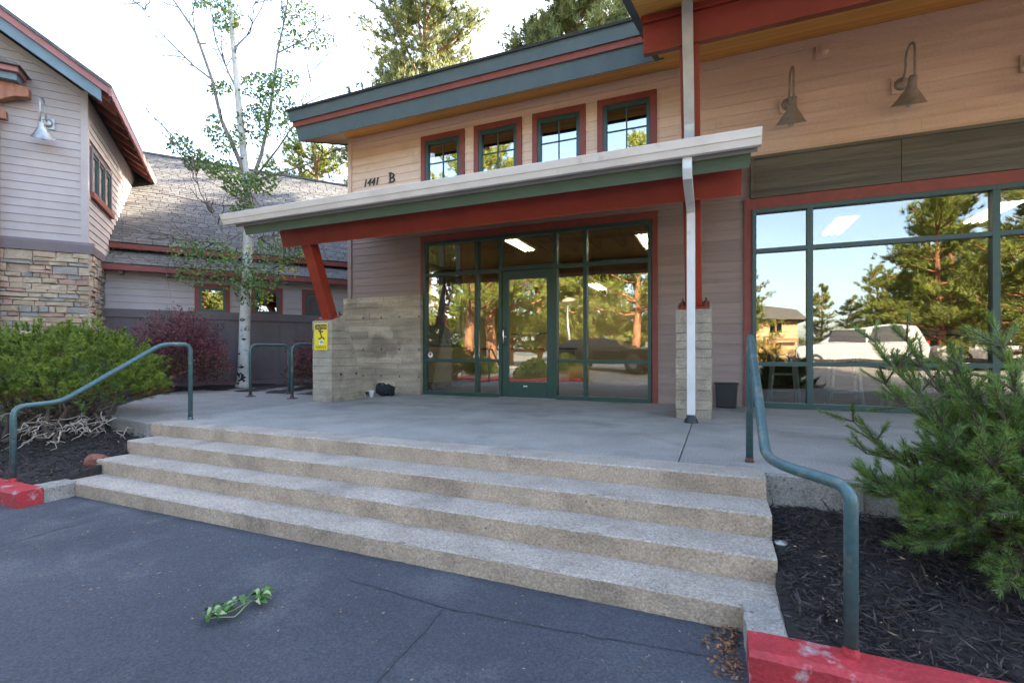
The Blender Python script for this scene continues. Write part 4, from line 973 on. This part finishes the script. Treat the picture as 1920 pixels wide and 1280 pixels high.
def barberry(label, c, r, n, spikes):
    c = Vector(c); t = thing('barberry_bush', label, 'shrub', c); rad = np.array(r)
    N = unitv(RNG.normal(size=(n, 3))); N[:, 2] = np.abs(N[:, 2])*1.0-.25*(RNG.random(n) < .3)
    th = np.arctan2(N[:, 1], N[:, 0]); lump = 1+.12*np.sin(4*th+N[:, 2]*5)+.08*np.sin(9*th-N[:, 2]*8)
    P = N*rad*(RNG.random(n)**.33*lump)[:, None]+np.array(c)+[0, 0, r[2]*.22]; P[:, 2] = np.maximum(P[:, 2], c.z+.03)
    low = (P[:, 2] < c.z+r[2]*.55) & (RNG.random(n) < .35)
    D = N+RNG.normal(0, .7, (n, 3)); D[:, 2] += .3
    for nm, msk, m in (('foliage', ~low, 'barberry'), ('green_foliage', low, 'barbgreen')):
        V, F = leaves(P[msk], D[msk], RNG.uniform(.03, .06, msk.sum()), RNG.uniform(.016, .03, msk.sum())); soup(nm, V, F, M[m], t)
    P_ = []; LP = []
    for k in range(spikes):
        a = random.uniform(0, 6.28); q = random.uniform(.2, .95); s = c+Vector((math.cos(a)*r[0]*q*.5, math.sin(a)*r[1]*q*.5, r[2]*.2))
        e = c+Vector((math.cos(a)*r[0]*q*1.05, math.sin(a)*r[1]*q*1.05, r[2]*(1.42-.45*q)+random.uniform(-.05, .16))); p = wander(s, e, 5, .02)
        P_.append((p, [.007, .006, .005, .004, .003, .002]))
        for f in np.linspace(.35, 1, 26): LP.append(tuple(p[0].lerp(p[-1], f)+Vector((random.gauss(0, .018),)*3)))
    limb_tubes(P_, 5).build('stems', M['twig'], t); LP = np.array(LP)
    V, F = leaves(LP, RNG.normal(size=LP.shape)+[0, 0, .5], .042, .022); soup('spike_leaves', V, F, M['barberry'], t)
barberry('large purple barberry bush in front of the dark board-and-batten wall', at(338, 720, 9.7), (1.0, .80, 1.12), 17000, 80)
barberry('low purple barberry beside the stone corner behind the mugo pine', at(175, 700, 8.6), (.8, .5, .62), 5000, 26)
barberry('low purple barberry at the foot of the stone wall', at(70, 700, 8.4), (.55, .5, .5), 3000, 16)
barberry('small dark barberry behind the bicycle racks, left of the pier', at(580, 722, 10.2), (.5, .5, .75), 5000, 20)
# aspen
def aspen():
    base = at(455, 726, 10.7); t = thing('aspen_tree', 'white-barked aspen with sparse leaves and bare twigs by the dark wall', 'tree', base)
    def pth(pts, amp=.0):
        q = [at(*p) for p in pts]; o = []
        for a, c in zip(q[:-1], q[1:]): o += [a.lerp(c, k/4) for k in range(4)]
        return o+[q[-1]]
    tr = pth([(456, 730, 10.7), (457, 690, 10.7), (459, 600, 10.7), (464, 480, 10.65), (466, 380, 10.6), (458, 300, 10.55), (446, 180, 10.5), (436, 70, 10.4), (428, -60, 10.3), (420, -260, 10.2)])
    n = len(tr); rr = [.19, .15] + [.128*(1-.82*i/(n-3)) for i in range(n-2)]
    tk = MB().tube(tr, rr, 16).build('trunk', M['aspbark'], t)
    for f, a, w, h in ((1.2, -.3, .05, .03), (2.3, .5, .06, .035), (3.0, -.6, .05, .04), (4.1, .1, .07, .035), (5.2, -.4, .04, .03), (6.4, .4, .06, .03), (8.0, 0., .07, .045), (9.2, -.5, .04, .025), (11.3, .3, .05, .03), (14, -.2, .05, .03), (17, .3, .04, .025), (20, -.1, .04, .025), (1.7, .2, .09, .06), (2.7, .0, .08, .07)):
        i = int(f); c = tr[i].lerp(tr[i+1], f-i); r = rr[i]+(rr[i+1]-rr[i])*(f-i); b = MB(); vs = []
        for u, v_ in ((-1, 0), (-.4, .55), (.1, 1), (.5, .5), (1, .1), (.45, -.6), (0, -1), (-.5, -.5)):
            q = a+u*w/r; dv_ = (-FW)*math.cos(q)+RT*math.sin(q); vs.append(c+dv_*(r+.004)+Vector((0, 0, v_*h)))
        b.add(vs, [tuple(range(8))]).build('bark_scar', M['ink'], tk)
    limbs = [([(466, 345, 10.6), (440, 280, 10.4), (415, 225, 10.3), (398, 150, 10.2), (366, 60, 10.0), (325, 0, 9.9), (250, -80, 9.8)], .05), ([(398, 150, 10.2), (365, 125, 10.1), (300, 60, 9.9), (262, 5, 9.8)], .022),
             ([(468, 350, 10.6), (490, 290, 10.7), (505, 220, 10.8), (520, 100, 10.9), (535, 30, 11), (550, -60, 11)], .045), ([(480, 330, 10.6), (520, 280, 10.4), (560, 220, 10.2), (590, 130, 10.0)], .025),
             ([(470, 340, 10.6), (540, 320, 10.2), (600, 300, 10.0), (640, 260, 9.9)], .022), ([(445, 170, 10.5), (430, 140, 10.4), (405, 80, 10.3), (392, 0, 10.2)], .026), ([(440, 90, 10.4), (470, 60, 10.5), (480, -10, 10.6)], .022),
             ([(520, 100, 10.9), (570, 75, 10.9), (615, 30, 11)], .018), ([(462, 430, 10.65), (420, 455, 10.2), (350, 450, 9.8), (300, 435, 9.6)], .022), ([(464, 470, 10.65), (430, 500, 10.3), (360, 500, 10.0), (330, 520, 9.9)], .02),
             ([(465, 500, 10.6), (500, 510, 10.3), (545, 480, 10.0), (575, 450, 9.9)], .022), ([(464, 440, 10.6), (490, 450, 10.3), (530, 440, 10.1)], .018), ([(470, 560, 10.6), (420, 440, 10.0), (375, 360, 9.7), (360, 300, 9.6), (362, 260, 9.6)], .018),
             ([(455, 360, 10.5), (410, 330, 10.2), (350, 290, 10.0), (320, 262, 9.9)], .024), ([(466, 360, 10.6), (500, 400, 10.5), (470, 380, 10.4)], .015)]
    P_ = []; tw = []
    for pts, r in limbs:
        p = pth(pts); k = len(p); P_.append((p, [r*(1-.8*i/(k-1)) for i in range(k)]))
        for j in range(9):
            i = random.randint(k//3, k-1); q = p[i]; d = (p[min(i+1, k-1)]-p[max(i-2, 0)]).normalized()
            e = q+(d+Vector((random.gauss(0, .7), random.gauss(0, .7), random.gauss(.1, .55))))*random.uniform(.25, .75)
            w = wander(q, e, 5, .03); tw.append((w, [.011, .010, .009, .008, .006, .004]))
            for _ in range(2):
                q2 = w[random.randint(2, 5)]; e2 = q2+Vector((random.gauss(0, .2), random.gauss(0, .2), random.gauss(.05, .2))); tw.append((wander(q2, e2, 3, .02), [.005, .004, .003, .002]))
    limb_tubes(P_, 8).build('limbs', M['aspbranch'], t); limb_tubes(tw, 4).build('twigs', M['twig'], t)['kind'] = 'stuff'
    LP = []; LY = []
    for px, py, rx, ry, nn, d in ((345, 470, 38, 22, 130, 9.8), (400, 470, 42, 26, 210, 10), (440, 505, 45, 40, 330, 10.2), (365, 515, 40, 22, 150, 9.9), (470, 545, 30, 30, 200, 10.3), (520, 470, 45, 30, 260, 10.1), (500, 520, 40, 22, 170, 10.2), (555, 470, 22, 18, 60, 9.9),
        (335, 272, 24, 18, 80, 9.9), (372, 300, 30, 20, 120, 10), (415, 318, 32, 20, 150, 10.1), (455, 345, 38, 22, 190, 10.3), (500, 335, 26, 30, 120, 10.5), (475, 235, 36, 40, 190, 10.6), (515, 205, 40, 34, 210, 10.6), (490, 160, 42, 26, 180, 10.6), (530, 150, 34, 22, 110, 10.7), (412, 165, 26, 14, 70, 10.3), (400, 240, 16, 26, 60, 10.3), (425, 265, 28, 24, 90, 10.3),
        (540, 250, 24, 30, 70, 10.5), (425, 30, 26, 30, 150, 10.4), (560, 25, 36, 24, 110, 10.9), (590, 75, 40, 20, 80, 10.9), (540, 70, 26, 26, 60, 10.9), (385, 5, 26, 10, 50, 10.2), (455, 400, 26, 26, 110, 10.5)):
        for _ in range(int(nn*(1.15 if py > 420 else 2.6))):
            a = random.uniform(0, 6.28); q = random.random()**.5
            LP.append(tuple(at(px+rx*q*math.cos(a), py+ry*q*math.sin(a), d+random.gauss(0, .25))))
    for px, py, rx, ry, nn, d in ((545, 505, 16, 12, 36, 10), (575, 475, 10, 8, 14, 9.9), (500, 555, 16, 14, 30, 10.1), (448, 45, 10, 22, 34, 10.35), (610, 88, 18, 10, 18, 10.9), (465, 465, 10, 8, 10, 10), (420, 75, 14, 20, 16, 10.3), (530, 450, 12, 12, 14, 10)):
        for _ in range(nn): LY.append(tuple(at(px+rx*random.gauss(0, .6), py+ry*random.gauss(0, .6), d+random.gauss(0, .15))))
    for nm, L_, m in (('foliage', LP, 'aspen'), ('yellow_leaves', LY, 'aspeny')):
        L_ = np.array(L_); V, F = leaves(L_, RNG.normal(size=L_.shape)-[0, 0, .5], RNG.uniform(.045, .075, len(L_)), RNG.uniform(.045, .07, len(L_))); soup(nm, V, F, M[m], t)
aspen()
# tall pines: trunk, whorled limbs and needle tufts; three builds, copied
def pine_meshes(h, r, n_wh, seed, lo=.30, m='pine', dens=1.7, tp=.75):
    rs = random.Random(seed); P_ = []; TP = []; TD = []
    for w in range(n_wh):
        f = w/(n_wh-1); z = h*(lo+(.98-lo)*f); L = r*(1-f)**tp*rs.uniform(.75, 1.15)+.25
        for k in range(rs.randint(3, 5)):
            a = rs.uniform(0, 6.28); l = L*rs.uniform(.65, 1.1); up = rs.uniform(-.12, .3)+.25*f
            s = Vector((0, 0, z)); pts = [s+Vector((math.cos(a)*l*t, math.sin(a)*l*t, l*(up*t+.22*t*t)+rs.gauss(0, .04))) for t in (0, .25, .5, .75, 1)]
            P_.append((pts, [.02+.02*l*(1-t*.9) for t in (0, .25, .5, .75, 1)]))
            for j in range(int((6+l*7)*dens)):
                t = rs.uniform(.35, 1.02); i = min(3, int(t*4)); q = pts[i].lerp(pts[i+1], min(1, t*4-i))+Vector((rs.gauss(0, .16*l*.5+.08), rs.gauss(0, .16*l*.5+.08), rs.gauss(.06, .12)))
                TP.append(tuple(q)); TD.append((math.cos(a)*.5+rs.gauss(0, .5), math.sin(a)*.5+rs.gauss(0, .5), .7+rs.gauss(0, .3)))
    tb = MB(); tb.tube([(rs.gauss(0, .05), rs.gauss(0, .05), h*k/8) for k in range(9)], [h*.021*(1-.92*k/8)+.02 for k in range(9)], 12)
    lb = limb_tubes(P_, 5); TP, TD = np.array(TP), np.array(TD)
    V, F = shoots(TP, TD, .18, 22, .26, .028, 1.1)
    me = soup('tmp', V, F, M[m]); cm = me.data; bpy.data.objects.remove(me); WLOC.pop('tmp', None)
    return tb.mesh('trunk', M['bark']), lb.mesh('limbs', M['bark']), cm
PM = [pine_meshes(14, 3.0, 22, 1, .28, 'pine', 3.4, .42), pine_meshes(17, 3.6, 25, 2, .28, 'pine', 3.4, .42), pine_meshes(11, 2.8, 17, 3), pine_meshes(10, 3.3, 16, 4, .07, 'pinefull', 2.0), pine_meshes(12, 3.0, 18, 5, .22, 'pinefull', 1.5)]
def pine(label, x, y, kind, s, rz, group, z=-.6):
    t = thing('pine_tree', label, 'tree', (x, y, z), group); t.rotation_euler[2] = rz; t.scale = (s, s, s)
    for nm, me in zip(('trunk', 'limbs', 'crown'), PM[kind]):
        o = bpy.data.objects.new(nm, me); COL.objects.link(o); o.parent = t
GB = 'pines behind the building'
for px, d, kind, s, l in ((795, 27, 1, 1.32, 'tall pine rising behind the middle of the main roof'), (1065, 21, 0, 1.24, 'tall pine behind the roof near the higher overhang'), (1165, 23, 1, 1.06, 'pine close beside the higher overhang, behind the roof'),
        (592, 28, 3, 1.45, 'sunlit pine beyond the ridge of the shingle roof')):
    p = at(px, 661, d); pine(l, p.x, p.y, kind, s, px*.37, GB)
for (x, y, kind, s) in ((4.5, 22.3, 1, 1.2), (8, 22.8, 1, 1.25), (11.5, 23, 1, 1.2), (15, 24, 1, 1.25), (2, 27, 1, 1.3), (8, 30, 0, 1.5), (-5.2, 31, 0, 1.15), (14, 27, 1, 1.25), (-1.5, 34, 2, 1.5)):  # unseen pines added to shade the lot and the neighbouring roof
    pine('unseen pine added for shade behind the office building', x, y, kind, s, x, GB)
for x, y, s in ((-9.4, 16.8, .85), (-10.4, 20, 1.0), (-7.9, 19, 1.0)): pine('bushy conifer beyond the side window, seen through the entrance glazing', x, y, 3, s, x, 'conifers seen through the side window')
# ------------------------------------------------------------------ across the lot, seen mirrored in the glazing
def mirror(px, d): p = at(px, 661, d); return p.x, 2*7.56-p.y
GM = 'pines across the parking lot'
for x, y, s in ((12, -11.8, 1.0), (15.5, -15, 1.1), (9.5, -13.5, .9)): pine('sunlit conifer across the parking lot, mirrored in the glazing', x, y, 3, s, x, GM, zlot(y)-.05)
MIR = [(2005, 25, 3, .9), (2030, 32, 3, 1.0), (878, 27, 4, 1.15), (922, 29, 4, 1.25), (835, 36, 3, 1.3), (960, 36, 3, 1.1), (1010, 38, 3, 1.2), (1060, 40, 3, 1.05), (1105, 36, 3, 1.1), (1150, 37, 3, 1.2), (1195, 33, 4, 1.3), (1240, 38, 3, 1.2), (780, 38, 3, 1.3), (720, 40, 3, 1.2),
       (1745, 29, 3, .98), (1810, 31, 3, .9), (1870, 29, 3, .85), (1935, 30, 3, .9), (2000, 30, 3, .9), (1690, 36, 3, .9), (1640, 42, 3, .8), (1785, 26.5, 3, 1.05), (1712, 31, 3, .8), (1595, 46, 3, .6), (1545, 50, 3, .75), (1330, 40, 3, 1.1), (1285, 44, 3, 1.2), (2080, 34, 3, 1.0), (650, 42, 3, 1.2), (570, 42, 3, 1.3), (1390, 46, 3, .9), (905, 46, 3, 1.4), (1125, 48, 3, 1.3), (1040, 50, 3, 1.5)]
for px, d, kind, s in MIR:
    x, y = mirror(px, d); pine('sunlit conifer across the parking lot, mirrored in the glazing', x, y, kind, s, px*.7, GM, zlot(y)-.05)
def shrub_round(label, x, y, r, m, n=2600, tuft=False):
    z0 = zlot(y)-.03; t = thing('grass_clump' if tuft else 'round_shrub', label, 'grass' if tuft else 'shrub', (x, y, z0))
    if tuft:
        P = np.column_stack([RNG.normal(x, r*.25, n), RNG.normal(y, r*.25, n), np.full(n, z0)]); D = RNG.normal(size=(n, 3))*[.5, .5, 0]+[0, 0, 1]; V, F = needles(P, D, RNG.uniform(.5, 1, n)*r*1.6, .012)
    else:
        N = unitv(RNG.normal(size=(n, 3))); N[:, 2] = np.abs(N[:, 2]); P = N*[r, r, r*1.1]*(RNG.random((n, 1))**.25)+[x, y, z0]; V, F = leaves(P, N+RNG.normal(0, .6, (n, 3)), .12, .06)
    soup('blades' if tuft else 'foliage', V, F, m, t)
for px, d, r, l in ((1000, 20, .8, 'behind the door glass'), (1062, 21, .75, 'right of the door glass'), (1785, 24, .8, 'in the shop window'), (905, 22, .7, 'in the left storefront panes')):
    x, y = mirror(px, d); shrub_round('rounded light green shrub on the lot island, mirrored %s' % l, x, y, r, M['needle'])
x, y = mirror(1085, 18.5); shrub_round('golden ornamental grass clump on the lot island, mirrored beside the door', x, y, .6, M['grass'], 1500, True)
x, y = mirror(1440, 34); shrub_round('golden grass bank near the tan building, mirrored in the shop window', x, y, 1.2, M['grass'], 2500, True)
x, y = mirror(1000, 19.6); slab('lot_island', [(x-3.5, y-1.4), (x+2.2, y-1.4), (x+2.2, y+.9), (x-3.5, y+.9)], -.5, zlot(y)+.1, M['redkerb'], lot, .03)
def car(label, x, y, rz, paint, suv):
    t = thing('parked_car', label, 'car', (x, y, zlot(y))); T0 = Matrix.Translation((x, y, zlot(y))) @ Matrix.Rotation(rz, 4, 'Z')
    W2 = .93; T = lambda a, b_, c: tuple(T0 @ Vector((a, b_, c)))
    low = [(-2.35, .35), (-2.4, .75), (-2.3, .98), (2.2, .95), (2.42, .8), (2.45, .4), (2.2, .28), (-2.2, .28)] if not suv else [(-2.45, .4), (-2.5, .85), (-2.42, 1.12), (1.3, 1.12), (2.35, 1.02), (2.5, .85), (2.5, .42), (2.2, .32), (-2.25, .32)]
    MB().prism(low, -W2, W2, 'y', T).build('body', paint, t, bevel=.07)
    top = [(-2.2, .97), (-1.55, 1.32), (-.7, 1.44), (.3, 1.40), (1.25, .97)] if not suv else [(-2.40, 1.12), (-2.15, 1.72), (-.9, 1.80), (.35, 1.74), (1.35, 1.12)]
    b = MB(); n = len(top); cz = top[0][1]
    vs = [T(a, -W2*(.96 if c < cz+.05 else .74), c) for a, c in top]+[T(a, W2*(.96 if c < cz+.05 else .74), c) for a, c in top]
    b.add(vs, [tuple(range(n)), tuple(range(n, 2*n))[::-1]]+[(i, n+i, n+(i+1) % n, (i+1) % n) for i in range(n)]); b.build('cabin', paint, t, bevel=.05)
    for sgn in (-1, 1):
        for a0, a1 in ((.04, .49), (.51, .96)):
            zb = cz+.06; zt = top[2][1]-.09; L0 = top[0][0]+.35; L1 = top[-1][0]-.25; f = lambda q: L0+(L1-L0)*q
            yb, yt = sgn*W2*.955, sgn*W2*.78
            MB().add([T(f(a0), yb, zb), T(f(a1), yb, zb), T(f(a1)-.22, yt, zt), T(f(a0)+(.22 if a0 < .3 else 0), yt, zt)], [(0,1,2,3)] if sgn < 0 else [(3,2,1,0)]).build('side_window', M['carglass'], t)
        MB().box(-2.2, 2.2, sgn*W2-.03, sgn*W2+.012, .3, .46, T).build('sill', M['tyre'], t)
        for a in (-1.5, 1.5):
            c = Vector(T(a, sgn*(W2-.11), .36)); ax = Vector(T(0, sgn, 0))-Vector(T(0, 0, 0))
            wh = MB().lathe([(.2, .12), (.34, .12), (.37, .09), (.37, -.09), (.2, -.1)], c, 22, tuple(ax)).build('wheel', M['tyre'], t)
            MB().lathe([(0, .105), (.05, .105), (.07, .09), (.21, .115), (.22, .08)], c, 14, tuple(ax), False).build('rim', M['rim'], wh)
        MB().box(-2.50, -2.36, sgn*.55-.16, sgn*.55+.16, .78 if not suv else .95, .92 if not suv else 1.2, T).build('tail_light', M['tail'], t)
        MB().box(2.30, 2.47, sgn*.6-.17, sgn*.6+.17, .68, .82, T).build('headlight', M['bulb'], t)
x, y = mirror(1140, 21); car('black hatchback parked across the lot, mirrored right of the door', x, y, R(12), M['carblack'], False)
x, y = mirror(1600, 23); car('white sport utility car parked across the lot, mirrored in the shop window', x, y, R(186), M['carwhite'], True)
x, y = mirror(1660, 30); car('second white car parked behind the first, mirrored in the shop window', x, y, R(190), M['carwhite'], True)
x, y = mirror(1850, 22); car('pale car at the right of the lot, mirrored in the shop window', x, y, R(170), M['carwhite'], False)
x, y = mirror(1068, 30)
lp = thing('street_lamp', 'tall grey lot lamp with round head, mirrored right of the door', 'lamp', (x, y, zlot(y)))
MB().tube([(x, y, zlot(y)), (x, y, 3.9)], [.09, .06], 10).build('pole', M['zinc'], lp); MB().lathe([(0, .35), (.35, .2), (.42, .05), (.3, 0), (.1, -.1)], (x, y, 3.9), 18).build('lamp_head', M['bronze'], lp)
x, y = mirror(1440, 52)
hs = thing('tan_house', 'tan two-storey building across the lot, mirrored in the shop window', 'building', (x, y, -.5))
MB().box(x-9, x+2.5, y-8, y, -.5, 4.4).build('wall', M['house'], hs)
MB().prism([(x-10, 4.3), (x+3.6, 4.3), (x+2.4, 5.3), (x-3, 6.3), (x-9, 5.3)], y-9, y+1, 'y').build('roof', M['shingle'], hs)
for k in range(4):
    for z in (.6, 2.9): MB().box(x-7.5+2.5*k, x-6.4+2.5*k, y-.02, y+.03, z, z+1.2).build('window', M['carglass'], hs)
for k in range(3): MB().box(x-8+4.2*k, x-7.85+4.2*k, y+.7, y+.85, -.5, 4.3).build('post', M['timber'], hs)
MB().box(x-8.2, x+2.5, y+.6, y+.9, 2.0, 2.2).build('balcony_rail', M['timber'], hs)
